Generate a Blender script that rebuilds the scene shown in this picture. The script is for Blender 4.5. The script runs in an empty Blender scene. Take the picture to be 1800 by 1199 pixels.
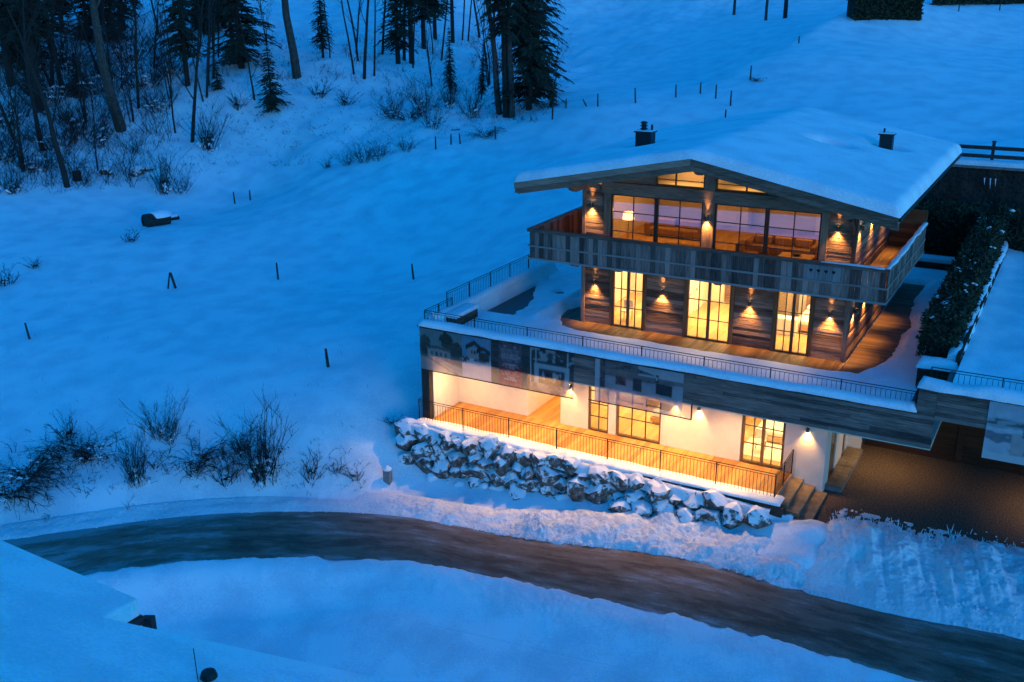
import bpy, math, random
import numpy as np
from mathutils import Vector, Matrix

# ------------------------------------------------------------------ camera, world, exposure
SC = bpy.context.scene
COL = SC.collection
R = math.radians
CAM = np.array([18.749, -39.7795, 14.051]); YAW = -0.5117; PIT = 0.3291; ROL = -0.0074; FOC = 1799.53
_cy, _sy, _cp, _sp = math.cos(YAW), math.sin(YAW), math.cos(PIT), math.sin(PIT)
FWD = np.array([_sy*_cp, _cy*_cp, -_sp]); RGT = np.array([_cy, -_sy, 0.0]); UPV = np.cross(RGT, FWD)
RG2 = math.cos(ROL)*RGT + math.sin(ROL)*UPV; UP2 = -math.sin(ROL)*RGT + math.cos(ROL)*UPV
cd = bpy.data.cameras.new('camera'); cam = bpy.data.objects.new('camera', cd); COL.objects.link(cam)
cam.matrix_world = Matrix(((RG2[0], UP2[0], -FWD[0], CAM[0]), (RG2[1], UP2[1], -FWD[1], CAM[1]), (RG2[2], UP2[2], -FWD[2], CAM[2]), (0, 0, 0, 1)))
cd.sensor_width = 36.0; cd.lens = FOC/1800*36.0; cd.clip_start = 0.5; cd.clip_end = 3000
SC.camera = cam

SUN_EL, SUN_ROT = -2.0, 98.0       # just below the horizon, to the right
EXPO = 5.3                            # a long dusk exposure
LS = 2.0**(2.2-EXPO)                  # lamp output that suits this exposure
SKY_STRENGTH = 0.15
SKY_TINT = (0.022, 0.88, 1.0)
wd = bpy.data.worlds.new('World'); SC.world = wd; wd.use_nodes = True
nt = wd.node_tree; nt.nodes.clear()
sky = nt.nodes.new('ShaderNodeTexSky'); sky.sky_type = 'NISHITA'; sky.sun_disc = False
sky.sun_elevation = R(SUN_EL); sky.sun_rotation = R(SUN_ROT); sky.altitude = 900; sky.air_density = 1.0; sky.dust_density = 0.3; sky.ozone_density = 3.0
mul = nt.nodes.new('ShaderNodeMix'); mul.data_type = 'RGBA'; mul.blend_type = 'MULTIPLY'; mul.inputs[0].default_value = 1.0
mul.inputs[7].default_value = (*SKY_TINT, 1)          # the camera's cold white balance
bg = nt.nodes.new('ShaderNodeBackground'); bg.inputs['Strength'].default_value = SKY_STRENGTH
wo = nt.nodes.new('ShaderNodeOutputWorld')
nt.links.new(sky.outputs[0], mul.inputs[6]); nt.links.new(mul.outputs[2], bg.inputs[0]); nt.links.new(bg.outputs[0], wo.inputs[0])
sl = bpy.data.lights.new('sun', 'SUN'); sl.energy = 0.008; sl.angle = R(20); sl.color = (1.0, 0.62, 0.66)     # afterglow low over the valley
so = bpy.data.objects.new('sun', sl); COL.objects.link(so)
so.rotation_euler = (R(87), 0, R(58)); so.location = (30, -40, 60)
SC.view_settings.view_transform = 'Standard'; SC.view_settings.look = 'None'; SC.view_settings.exposure = EXPO; SC.view_settings.gamma = 1.0
SC.view_settings.use_curve_mapping = False
SC.render.engine = 'CYCLES'
SC.cycles.use_denoising = True
SC.cycles.max_bounces = 8; SC.cycles.transparent_max_bounces = 12; SC.cycles.diffuse_bounces = 4; SC.cycles.glossy_bounces = 3
SC.cycles.caustics_reflective = False; SC.cycles.caustics_refractive = False
SC.cycles.sample_clamp_indirect = 4.0

random.seed(7); rng = np.random.default_rng(7)

# ------------------------------------------------------------------ helpers
def hash2(ix, iy, seed):
    n = (ix.astype(np.int64)*374761393 + iy.astype(np.int64)*668265263 + seed*1442695041) & 0x7fffffff
    n = ((n ^ (n >> 13))*1274126177) & 0x7fffffff
    n = (n ^ (n >> 16)) & 0xffff
    return n/65535.0
def vnoise(x, y, seed=0):
    x = np.asarray(x, float); y = np.asarray(y, float)
    ix = np.floor(x); iy = np.floor(y); fx = x-ix; fy = y-iy
    fx = fx*fx*(3-2*fx); fy = fy*fy*(3-2*fy)
    a = hash2(ix, iy, seed); b = hash2(ix+1, iy, seed); c = hash2(ix, iy+1, seed); d = hash2(ix+1, iy+1, seed)
    return (a*(1-fx)+b*fx)*(1-fy)+(c*(1-fx)+d*fx)*fy - 0.5
def fbm(x, y, seed=0, octv=4):
    s = 0; a = 1.0; f = 1.0
    for k in range(octv):
        s = s + a*vnoise(np.asarray(x)*f+17.3*k, np.asarray(y)*f-9.1*k, seed+k*31); a *= 0.5; f *= 2.03
    return s
def sstep(a, b, x):
    t = np.clip((np.asarray(x, float)-a)/(b-a), 0, 1); return t*t*(3-2*t)

WM = {}
def link(o, parent=None, world=None):
    COL.objects.link(o)
    w = world if world is not None else Matrix.Identity(4)
    if parent is not None:
        o.parent = parent; o.matrix_parent_inverse = WM[parent.name].inverted()
    o.matrix_basis = w; WM[o.name] = w.copy()
    return o
def tag(o, label=None, cat=None, group=None, kind=None):
    if label: o['label'] = label
    if cat: o['category'] = cat
    if group: o['group'] = group
    if kind: o['kind'] = kind
    return o
def thing(name, loc, label, cat, group=None):
    o = bpy.data.objects.new(name, None); o.empty_display_size = 0.3
    link(o, None, Matrix.Translation(loc)); return tag(o, label, cat, group)

class MB:
    def __init__(self): self.v = []; self.f = []; self.m = []
    def quad(self, a, b, c, d, mi=0):
        n = len(self.v); self.v += [a, b, c, d]; self.f.append((n, n+1, n+2, n+3)); self.m.append(mi)
    def tri(self, a, b, c, mi=0):
        n = len(self.v); self.v += [a, b, c]; self.f.append((n, n+1, n+2)); self.m.append(mi)
    def box(self, x0, x1, y0, y1, z0, z1, mi=0, rot=None, c=None):
        n = len(self.v)
        p = [(x0, y0, z0), (x1, y0, z0), (x1, y1, z0), (x0, y1, z0), (x0, y0, z1), (x1, y0, z1), (x1, y1, z1), (x0, y1, z1)]
        if rot is not None:
            cc = Vector(c) if c else Vector(((x0+x1)/2, (y0+y1)/2, (z0+z1)/2)); p = [tuple(cc+rot@(Vector(q)-cc)) for q in p]
        self.v += p
        for f in ((0, 3, 2, 1), (4, 5, 6, 7), (0, 1, 5, 4), (1, 2, 6, 5), (2, 3, 7, 6), (3, 0, 4, 7)):
            self.f.append(tuple(n+i for i in f)); self.m.append(mi)
        return self
    def tube(self, pts, rad, n=6, cap=True, mi=0):
        pts = [Vector(p) for p in pts]
        if not hasattr(rad, '__len__'): rad = [rad]*len(pts)
        base = len(self.v); k = len(pts); ref = None
        for i, p in enumerate(pts):
            t = (pts[min(i+1, k-1)]-pts[max(i-1, 0)])
            if t.length < 1e-9: t = Vector((0, 0, 1))
            t.normalize()
            if ref is None:
                ref = Vector((1, 0, 0)) if abs(t.x) < 0.8 else Vector((0, 1, 0))
            u = (ref - t*ref.dot(t)); u.normalize(); w = t.cross(u); ref = u
            for j in range(n):
                a = 2*math.pi*j/n; self.v.append(tuple(p+(u*math.cos(a)+w*math.sin(a))*rad[i]))
        for i in range(k-1):
            for j in range(n):
                a = base+i*n+j; b = base+i*n+(j+1) % n
                self.f.append((a, b, b+n, a+n)); self.m.append(mi)
        if cap:
            self.f.append(tuple(base+j for j in reversed(range(n)))); self.m.append(mi)
            self.f.append(tuple(base+(k-1)*n+j for j in range(n))); self.m.append(mi)
        return self
    def prism(self, poly, axis, a, b, mi=0):
        """poly of 2-D points extruded along axis 'x','y' or 'z' from a to b"""
        n = len(self.v); k = len(poly)
        def P(p, t):
            return {'x': (t, p[0], p[1]), 'y': (p[0], t, p[1]), 'z': (p[0], p[1], t)}[axis]
        self.v += [P(p, a) for p in poly]+[P(p, b) for p in poly]
        for i in range(k):
            j = (i+1) % k; self.f.append((n+i, n+j, n+k+j, n+k+i)); self.m.append(mi)
        self.f.append(tuple(n+i for i in reversed(range(k)))); self.m.append(mi)
        self.f.append(tuple(n+k+i for i in range(k))); self.m.append(mi)
        return self
    def mesh(self, name, mats, smooth=False):
        me = bpy.data.meshes.new(name); me.from_pydata([tuple(p) for p in self.v], [], self.f)
        if not isinstance(mats, (list, tuple)): mats = [mats]
        for m in mats: me.materials.append(m)
        if len(mats) > 1: me.polygons.foreach_set('material_index', self.m)
        if smooth: me.polygons.foreach_set('use_smooth', [True]*len(me.polygons))
        me.update(); return me
    def build(self, name, mats, parent=None, smooth=False, fix=False):
        me = self.mesh(name, mats, smooth)
        if fix:
            import bmesh
            bm = bmesh.new(); bm.from_mesh(me); bmesh.ops.recalc_face_normals(bm, faces=bm.faces); bm.to_mesh(me); bm.free()
        return link(bpy.data.objects.new(name, me), parent)

def grid_mesh(name, X, Y, Z, mat, parent=None, smooth=True, mask=None):
    h, w = X.shape
    v = np.stack([X.ravel(), Y.ravel(), Z.ravel()], 1)
    i = np.arange(h*w).reshape(h, w)
    f = np.stack([i[:-1, :-1].ravel(), i[:-1, 1:].ravel(), i[1:, 1:].ravel(), i[1:, :-1].ravel()], 1)
    if mask is not None: f = f[mask.ravel()]
    me = bpy.data.meshes.new(name)
    me.vertices.add(len(v)); me.vertices.foreach_set('co', v.ravel())
    me.loops.add(f.size); me.loops.foreach_set('vertex_index', f.ravel().astype(np.int32))
    me.polygons.add(len(f)); me.polygons.foreach_set('loop_start', np.arange(0, f.size, 4, dtype=np.int32))
    me.polygons.foreach_set('use_smooth', [smooth]*len(f))
    me.materials.append(mat); me.update(calc_edges=True); me.validate()
    return link(bpy.data.objects.new(name, me), parent)

_unit = {}
def board(name, mat, parent, x0, x1, y0, y1, z0, z1, rot=None):
    """one plank, slat or bar; alike pieces share a mesh"""
    key = mat.name
    if key not in _unit:
        _unit[key] = MB().box(-.5, .5, -.5, .5, -.5, .5).mesh('plank_'+key, mat)
    o = bpy.data.objects.new(name, _unit[key])
    w = Matrix.Translation(((x0+x1)/2, (y0+y1)/2, (z0+z1)/2))
    if rot is not None: w = w @ rot.to_4x4()
    return link(o, parent, w @ Matrix.Diagonal((x1-x0, y1-y0, z1-z0, 1)))

# ------------------------------------------------------------------ materials
def mat(name):
    m = bpy.data.materials.new(name); m.use_nodes = True
    return m, m.node_tree.nodes, m.node_tree.links, m.node_tree.nodes['Principled BSDF']
def ramp(N, stops):
    r = N.new('ShaderNodeValToRGB'); e = r.color_ramp.elements
    while len(e) < len(stops): e.new(0.5)
    for k, (p, c) in enumerate(stops): e[k].position = p; e[k].color = (*c, 1) if len(c) == 3 else c
    return r
def noise(N, L, scale, detail=4, vec=None, stretch=None, rough=0.5, world=True):
    g = N.new('ShaderNodeNewGeometry') if world else N.new('ShaderNodeTexCoord')
    src = g.outputs['Position'] if world else g.outputs['Object']
    mp = N.new('ShaderNodeMapping'); L.new(src, mp.inputs[0])
    if stretch: mp.inputs['Scale'].default_value = stretch
    t = N.new('ShaderNodeTexNoise'); t.inputs['Scale'].default_value = scale; t.inputs['Detail'].default_value = detail; t.inputs['Roughness'].default_value = rough
    L.new(mp.outputs[0], t.inputs['Vector']); return t
def bump(N, L, P, src, strength, dist):
    b = N.new('ShaderNodeBump'); b.inputs['Strength'].default_value = strength; b.inputs['Distance'].default_value = dist
    L.new(src, b.inputs['Height']); L.new(b.outputs[0], P.inputs['Normal']); return b

def plain(name, col, rough=0.7, metal=0.0):
    m, N, L, P = mat(name); P.inputs['Base Color'].default_value = (*col, 1); P.inputs['Roughness'].default_value = rough; P.inputs['Metallic'].default_value = metal
    return m
def noisy(name, c0, c1, scale, rough=0.8, detail=5, stretch=None, b=0.0, bd=0.02):
    m, N, L, P = mat(name); t = noise(N, L, scale, detail, stretch=stretch)
    r = ramp(N, [(0.3, c0), (0.7, c1)]); L.new(t.outputs[0], r.inputs[0]); L.new(r.outputs[0], P.inputs['Base Color'])
    P.inputs['Roughness'].default_value = rough
    if b: bump(N, L, P, t.outputs[0], b, bd)
    return m
def snow_mat(name, fine=14.0, bs=0.35, bd=0.03):
    m, N, L, P = mat(name)
    t = noise(N, L, fine, 6, rough=0.65); t2 = noise(N, L, 0.6, 3)
    t3 = noise(N, L, 13.0, 3, rough=0.8)
    ad = N.new('ShaderNodeMath'); ad.operation = 'MULTIPLY_ADD'; ad.inputs[1].default_value = 0.9; L.new(t3.outputs[0], ad.inputs[0]); L.new(t2.outputs[0], ad.inputs[2])
    r = ramp(N, [(0.6, (0.66, 0.70, 0.75)), (0.95, (0.84, 0.86, 0.89)), (1.0, (0.93, 0.94, 0.95))]); L.new(ad.outputs[0], r.inputs[0]); L.new(r.outputs[0], P.inputs['Base Color'])
    P.inputs['Roughness'].default_value = 0.55; P.inputs['Specular IOR Level'].default_value = 0.25
    bump(N, L, P, t.outputs[0], bs, bd); return m
def wood(name, axis, stops, rough=0.75, scale=1.0, rnd=0.8, b=0.4):
    """weathered or oiled timber, the grain along one world axis, each plank its own shade"""
    m, N, L, P = mat(name)
    st = {'x': (0.6, 14, 14), 'y': (14, 0.6, 14), 'z': (14, 14, 0.6)}[axis]
    oi = N.new('ShaderNodeObjectInfo')
    t = noise(N, L, 1.6*scale, 5, stretch=st, rough=0.6)
    t2 = noise(N, L, 0.9, 3, stretch=tuple(min(s, 3) for s in st))
    a = N.new('ShaderNodeMath'); a.operation = 'MULTIPLY'; a.inputs[1].default_value = rnd; L.new(oi.outputs['Random'], a.inputs[0])
    s = N.new('ShaderNodeMath'); s.operation = 'SUBTRACT'; s.inputs[1].default_value = rnd/2; L.new(a.outputs[0], s.inputs[0])
    m1 = N.new('ShaderNodeMath'); m1.operation = 'ADD'; L.new(t.outputs[0], m1.inputs[0]); L.new(s.outputs[0], m1.inputs[1])
    m2 = N.new('ShaderNodeMath'); m2.operation = 'MULTIPLY_ADD'; m2.inputs[1].default_value = 0.5; L.new(t2.outputs[0], m2.inputs[0]); L.new(m1.outputs[0], m2.inputs[2])
    m3 = N.new('ShaderNodeMath'); m3.operation = 'SUBTRACT'; m3.inputs[1].default_value = 0.25; L.new(m2.outputs[0], m3.inputs[0])
    r = ramp(N, stops); L.new(m3.outputs[0], r.inputs[0]); L.new(r.outputs[0], P.inputs['Base Color'])
    P.inputs['Roughness'].default_value = rough; P.inputs['Specular IOR Level'].default_value = 0.3
    bump(N, L, P, t.outputs[0], b, 0.02); return m

M_SNOW = snow_mat('snow', 16.0, 0.5, 0.03)
M_SNOW_ROOF = snow_mat('roof_snow', 9.0, 0.16, 0.03)
M_SNOW_ROUGH = snow_mat('ploughed_snow', 7.0, 0.9, 0.12)
OLD = [(0.12, (0.030, 0.016, 0.011)), (0.42, (0.165, 0.098, 0.068)), (0.8, (0.42, 0.28, 0.20))]
GREY = [(0.1, (0.020, 0.015, 0.014)), (0.42, (0.105, 0.075, 0.062)), (0.8, (0.34, 0.25, 0.21))]
M_OLD_X = wood('old_timber_x', 'x', OLD, rnd=0.45, scale=2.2, b=0.9); M_OLD_Y = wood('old_timber_y', 'y', OLD, rnd=0.45, scale=2.2, b=0.9); M_OLD_Z = wood('old_timber_z', 'z', OLD, rnd=0.45, scale=2.2, b=0.9)
M_GREY_X = wood('grey_boards_x', 'x', GREY, rnd=0.3, scale=2.2, b=0.9); M_GREY_Z = wood('grey_boards_z', 'z', GREY, rnd=0.5, scale=1.8, b=0.7); M_GREY_Y = wood('grey_boards_y', 'y', GREY, rnd=0.5)
DECK = [(0.2, (0.07, 0.036, 0.018)), (0.5, (0.155, 0.085, 0.042)), (0.8, (0.27, 0.16, 0.08))]
M_DECK_X = wood('deck_boards_x', 'x', DECK, rnd=0.35, rough=0.6); M_DECK_Y = wood('deck_boards_y', 'y', DECK, rnd=0.35, rough=0.6)
FLOOR = [(0.2, (0.36, 0.19, 0.075)), (0.5, (0.52, 0.30, 0.12)), (0.8, (0.62, 0.40, 0.18))]
M_FLOOR = wood('oak_floor_y', 'y', FLOOR, rnd=0.3, rough=0.45, b=0.15); M_PORCH = wood('larch_porch_y', 'y', [(0.2, (0.28, 0.115, 0.03)), (0.5, (0.42, 0.19, 0.05)), (0.8, (0.54, 0.28, 0.085))], rnd=0.4, rough=0.5, b=0.2)
M_PLASTER = noisy('white_plaster', (0.66, 0.62, 0.56), (0.72, 0.68, 0.62), 3.0, 0.9)
M_CREAM = plain('cream_wall', (0.72, 0.66, 0.55), 0.9)
M_FRAME = wood('window_timber', 'z', [(0.2, (0.10, 0.055, 0.025)), (0.6, (0.20, 0.11, 0.05)), (0.9, (0.28, 0.16, 0.08))], rnd=0.2, b=0.2)
M_DARKFRAME = plain('dark_window_frame', (0.045, 0.03, 0.022), 0.5)
M_IRON = plain('wrought_iron', (0.02, 0.02, 0.022), 0.5, 0.6)
M_COPPER = plain('dark_sheet_metal', (0.035, 0.036, 0.04), 0.45, 0.7)
M_LAMP = plain('brushed_lamp_metal', (0.10, 0.08, 0.06), 0.4, 0.8)
M_CONC = noisy('concrete', (0.16, 0.155, 0.15), (0.26, 0.25, 0.24), 4.0, 0.9, b=0.2)
M_STONE_STEP = noisy('stone_step', (0.12, 0.095, 0.065), (0.24, 0.19, 0.125), 3.0, 0.8, b=0.2)
M_GRAVEL = noisy('gravel', (0.02, 0.014, 0.010), (0.17, 0.12, 0.08), 16.0, 0.95, 6, b=0.8, bd=0.04)
M_POOL = noisy('pool_cover', (0.055, 0.075, 0.08), (0.075, 0.095, 0.10), 2.0, 0.55)
M_DARKWOOD = wood('brown_door_boards', 'x', [(0.2, (0.035, 0.014, 0.007)), (0.6, (0.075, 0.032, 0.015)), (0.9, (0.12, 0.055, 0.03))], rnd=0.4)
M_BARK = noisy('bark', (0.010, 0.008, 0.007), (0.04, 0.031, 0.025), 5.0, 0.95, stretch=(3, 3, 0.7), b=0.5)
M_BARK_PALE = noisy('pale_bark', (0.022, 0.019, 0.016), (0.09, 0.078, 0.066), 3.5, 0.95, stretch=(2, 2, 1.2), b=0.4)
M_TWIG = noisy('twig', (0.012, 0.009, 0.008), (0.035, 0.026, 0.021), 2.0, 0.95)
M_POST = noisy('post_wood', (0.02, 0.017, 0.015), (0.055, 0.045, 0.038), 4.0, 0.95, stretch=(6, 6, 1))
M_NEEDLE = noisy('spruce_needles', (0.005, 0.010, 0.005), (0.020, 0.034, 0.015), 1.2, 0.9)
M_LEAF_DRY = noisy('dry_leaf', (0.012, 0.012, 0.01), (0.04, 0.032, 0.022), 3.0, 0.95)
M_HEDGE = noisy('thuja', (0.010, 0.020, 0.009), (0.042, 0.06, 0.024), 2.5, 0.9)
M_RAIL = noisy('painted_fence_rail', (0.02, 0.02, 0.02), (0.05, 0.045, 0.04), 3.0, 0.8)
M_DARKROCK = noisy('dark_stone_wall', (0.006, 0.007, 0.006), (0.045, 0.042, 0.034), 7.0, 0.95, 6, b=0.9, bd=0.08)
M_SOFA = noisy('sofa_fabric', (0.20, 0.10, 0.045), (0.28, 0.15, 0.07), 8.0, 0.95)
M_CUSHION = plain('cushion_fabric', (0.42, 0.24, 0.10), 0.95)
M_RUG = noisy('rug_wool', (0.16, 0.11, 0.06), (0.25, 0.18, 0.10), 12.0, 0.98)
M_WHITE = plain('white_paint', (0.75, 0.72, 0.66), 0.6)
M_LINEN = plain('bed_linen', (0.72, 0.68, 0.60), 0.95)
M_BLACK = plain('black_metal', (0.015, 0.014, 0.013), 0.5, 0.3)
M_TEAK = plain('table_wood', (0.45, 0.26, 0.10), 0.5)

def emit(name, col, s):
    m, N, L, P = mat(name); P.inputs['Base Color'].default_value = (*col, 1); P.inputs['Emission Color'].default_value = (*col, 1); P.inputs['Emission Strength'].default_value = s; return m
M_BULB = emit('lamp_glow', (1.0, 0.62, 0.25), 14.0*LS)
M_SHADE = emit('lamp_shade_glow', (1.0, 0.55, 0.18), 1.0*LS)

def glass_mat(name, refl, tint=(1, 1, 1)):
    m = bpy.data.materials.new(name); m.use_nodes = True; N = m.node_tree.nodes; L = m.node_tree.links; N.clear()
    o = N.new('ShaderNodeOutputMaterial'); tr = N.new('ShaderNodeBsdfTransparent'); gl = N.new('ShaderNodeBsdfGlossy'); mx = N.new('ShaderNodeMixShader')
    tr.inputs[0].default_value = (*tint, 1); gl.inputs['Roughness'].default_value = 0.015; gl.inputs[0].default_value = (1, 1, 1, 1)
    lw = N.new('ShaderNodeLayerWeight'); lw.inputs[0].default_value = 0.25
    a = N.new('ShaderNodeMath'); a.operation = 'MULTIPLY_ADD'; a.inputs[1].default_value = 0.6; a.inputs[2].default_value = refl; L.new(lw.outputs['Fresnel'], a.inputs[0])
    L.new(a.outputs[0], mx.inputs[0]); L.new(tr.outputs[0], mx.inputs[1]); L.new(gl.outputs[0], mx.inputs[2]); L.new(mx.outputs[0], o.inputs[0]); return m
M_GLASS = glass_mat('window_glass', 0.06); M_GLASS_COATED = glass_mat('coated_window_glass', 0.36, (0.9, 0.86, 0.8))

def asphalt():
    m, N, L, P = mat('wet_asphalt')
    uv = N.new('ShaderNodeAttribute'); uv.attribute_name = 'along'
    def tex(sc, det, rough=0.62):
        t = N.new('ShaderNodeTexNoise'); t.inputs['Scale'].default_value = 1.0; t.inputs['Detail'].default_value = det; t.inputs['Roughness'].default_value = rough
        mp = N.new('ShaderNodeMapping'); mp.inputs['Scale'].default_value = sc; L.new(uv.outputs['Vector'], mp.inputs[0]); L.new(mp.outputs[0], t.inputs['Vector']); return t
    t = tex((0.55, 2.1, 1), 8, 0.7); t2 = tex((0.22, 0.6, 1), 4); g = noise(N, L, 22, 5, rough=0.7)
    a = N.new('ShaderNodeMath'); a.operation = 'MULTIPLY_ADD'; a.inputs[1].default_value = 0.55; L.new(t2.outputs[0], a.inputs[0]); L.new(t.outputs[0], a.inputs[2])
    b = N.new('ShaderNodeMath'); b.operation = 'MULTIPLY_ADD'; b.inputs[1].default_value = 0.35; L.new(g.outputs[0], b.inputs[0]); L.new(a.outputs[0], b.inputs[2])
    # compacted slush collects along the crown and the edges, outside the wheel tracks
    sp = N.new('ShaderNodeSeparateXYZ'); L.new(uv.outputs['Vector'], sp.inputs[0])
    cr = ramp(N, [(0.0, (0.20,)*3), (0.10, (0.06,)*3), (0.24, (0.0,)*3), (0.45, (0.02,)*3), (0.52, (0.13,)*3), (0.60, (0.02,)*3), (0.80, (0.0,)*3), (1.0, (0.22,)*3)])
    dv_ = N.new('ShaderNodeMath'); dv_.operation = 'DIVIDE'; dv_.inputs[1].default_value = 3.6; L.new(sp.outputs['Y'], dv_.inputs[0]); L.new(dv_.outputs[0], cr.inputs[0])
    c = N.new('ShaderNodeMath'); c.operation = 'ADD'; L.new(b.outputs[0], c.inputs[0]); L.new(cr.outputs[0], c.inputs[1])
    r = ramp(N, [(0.66, (0.06, 0.034, 0.024)), (0.92, (0.13, 0.080, 0.056)), (1.0, (0.20, 0.135, 0.10))])
    ge = N.new('ShaderNodeNewGeometry'); sx = N.new('ShaderNodeSeparateXYZ'); L.new(ge.outputs['Position'], sx.inputs[0])
    lf = N.new('ShaderNodeMapRange'); lf.inputs['From Min'].default_value = -8.0; lf.inputs['From Max'].default_value = -16.5; lf.inputs['To Max'].default_value = 0.26; L.new(sx.outputs['X'], lf.inputs[0])
    c2 = N.new('ShaderNodeMath'); c2.operation = 'ADD'; L.new(c.outputs[0], c2.inputs[0]); L.new(lf.outputs[0], c2.inputs[1]); c = c2       # the uphill end stays under trodden snow
    mr = N.new('ShaderNodeMapRange'); mr.inputs['From Min'].default_value = 0.0; mr.inputs['From Max'].default_value = 1.0; L.new(c.outputs[0], mr.inputs[0]); L.new(mr.outputs[0], r.inputs[0])
    sl_ = N.new('ShaderNodeMapRange'); sl_.inputs['From Min'].default_value = 1.06; sl_.inputs['From Max'].default_value = 1.24; L.new(c.outputs[0], sl_.inputs[0])
    mx = N.new('ShaderNodeMix'); mx.data_type = 'RGBA'; L.new(sl_.outputs[0], mx.inputs[0]); L.new(r.outputs[0], mx.inputs[6]); mx.inputs[7].default_value = (0.34, 0.32, 0.31, 1); L.new(mx.outputs[2], P.inputs['Base Color'])
    bump(N, L, P, g.outputs[0], 0.5, 0.02); P.inputs['Roughness'].default_value = 0.7; P.inputs['Specular IOR Level'].default_value = 0.3
    return m
M_ASPHALT = asphalt()

def rock_mat():
    m, N, L, P = mat('snowy_boulder')
    g = N.new('ShaderNodeNewGeometry'); s = N.new('ShaderNodeSeparateXYZ'); L.new(g.outputs['Normal'], s.inputs[0])
    t = noise(N, L, 3.2, 5, rough=0.6); t2 = noise(N, L, 5.0, 6)
    a = N.new('ShaderNodeMath'); a.operation = 'MULTIPLY_ADD'; a.inputs[1].default_value = 2.4; zz_ = N.new('ShaderNodeMath'); zz_.operation = 'MULTIPLY'; zz_.inputs[1].default_value = 0.75; L.new(s.outputs['Z'], zz_.inputs[0]); L.new(t.outputs[0], a.inputs[0]); L.new(zz_.outputs[0], a.inputs[2])
    r = ramp(N, [(0.0, (0,)*3), (1.0, (1,)*3)]); mr = N.new('ShaderNodeMapRange'); mr.inputs['From Min'].default_value = 1.24; mr.inputs['From Max'].default_value = 1.50
    L.new(a.outputs[0], mr.inputs[0])
    c = ramp(N, [(0.3, (0.03, 0.024, 0.02)), (0.5, (0.12, 0.095, 0.08)), (0.75, (0.30, 0.25, 0.21))]); L.new(t2.outputs[0], c.inputs[0])
    mx = N.new('ShaderNodeMix'); mx.data_type = 'RGBA'; L.new(mr.outputs[0], mx.inputs[0]); L.new(c.outputs[0], mx.inputs[6]); mx.inputs[7].default_value = (0.85, 0.87, 0.9, 1)
    L.new(mx.outputs[2], P.inputs['Base Color']); P.inputs['Roughness'].default_value = 0.85; bump(N, L, P, t2.outputs[0], 0.5, 0.06); return m
M_ROCK = rock_mat()

# ------------------------------------------------------------------ terrain
def at_depth(px, py, D):
    return CAM + (FWD + RG2*(px-900)/FOC - UP2*(py-599.5)/FOC)*D
CP = [(-11.75, -3.7, -3.0), (-24.7, 7.4, -3.0), (-17.2, 11.3, -2.7), (-30, 3.6, -3.4), (-30.3, -6.5, -4.0), (-42.5, 22.4, -2.5), (-40.5, 11.5, -2.6),
      (-24.9, 21, -0.4), (-21, 30, 2.7), (-29.8, 25, 1.2), (-53, 26, 0.9), (-54.7, 16, -1.1), (-24.4, 36.3, 4.1), (-33.8, 42.3, 5.1), (-49.7, 40, 6.3), (-66.8, 68.9, 11.8),
      (-6.5, -1.5, -2.8), (-7.5, 6, -1.2), (-6.5, 14, 0.3), (0, 18, 0.2), (8, 18, 0.2), (-12, 20, 1.0), (-5, 28, 3.0), (5, 28, 4.6), (14, 23.5, 4.75), (13, 30, 5.2), (22, 25, 4.9),
      (-10.8, 39.8, 6.0), (-16.2, 36.6, 5.3), (-7.7, 51.5, 6.9), (7.6, 66.7, 8.3), (-1.3, 75, 11.0),
      (0, -16, -6.5), (5, -16, -6.3), (10, -17, -5.9), (5, -25, -7.5), (15, -25, -6.0), (-5, -22, -7.9), (20, -45, -8), (0, -60, -9), (-30, -40, -8.5), (40, -30, -5.2),
      (-8, -9.4, -5.5), (-8, -6.8, -4.0), (-12, -11.6, -5.6), (-12, -8.6, -4.2), (-16, -14.5, -5.8), (-16, -10, -4.3), (-25, -18, -6.0), (-25, -12, -4.8), (-40, -10, -4.6), (-36, -28, -7),
      (-5, -7.6, -6.1), (0, -7.6, -5.75), (5, -7.6, -5.2), (9, -7.4, -4.7), (12, -7.0, -4.6), (15, -3, -4.5), (18, -5, -4.5), (20, -7, -4.7),
      (25, -5, -4.6), (30, 10, -1), (30, 30, 5), (40, 60, 8), (40, -12, -5),
      (-100, 100, 24), (-60, 120, 25), (0, 120, 17), (50, 120, 16), (0, 190, 42), (-110, 20, 3), (-110, -50, -6), (60, 190, 40), (-110, 190, 48), (60, -70, -9), (-110, -70, -9)]
for px, py, D in [(1250, 112, 104), (1150, 60, 128), (1380, 32, 124), (1450, 20, 130), (1320, 140, 91), (1400, 90, 97), (1500, 40, 104), (1000, 110, 118), (1000, 10, 150), (700, 60, 122), (300, 60, 118), (100, 60, 118), (1050, 150, 100)]:
    CP.append(tuple(at_depth(px, py, D)))
CP = np.array(CP)
def _tps(P, lam=0.6):
    n = len(P); d2 = ((P[:, None, :2]-P[None, :, :2])**2).sum(2); K = 0.5*d2*np.log(d2+1e-9)
    A = np.zeros((n+3, n+3)); A[:n, :n] = K+np.eye(n)*lam; A[:n, n] = 1; A[:n, n+1:] = P[:, :2]; A[n, :n] = 1; A[n+1:, :n] = P[:, :2].T
    return np.linalg.solve(A, np.r_[P[:, 2], 0, 0, 0])
_w = _tps(CP)
def tps(x, y):
    x = np.asarray(x, float); y = np.asarray(y, float); z = np.zeros_like(x)+_w[-3]+_w[-2]*x+_w[-1]*y
    for (a, b, _), w in zip(CP, _w):
        d2 = (x-a)**2+(y-b)**2; z = z+w*0.5*d2*np.log(d2+1e-9)
    return z
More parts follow.
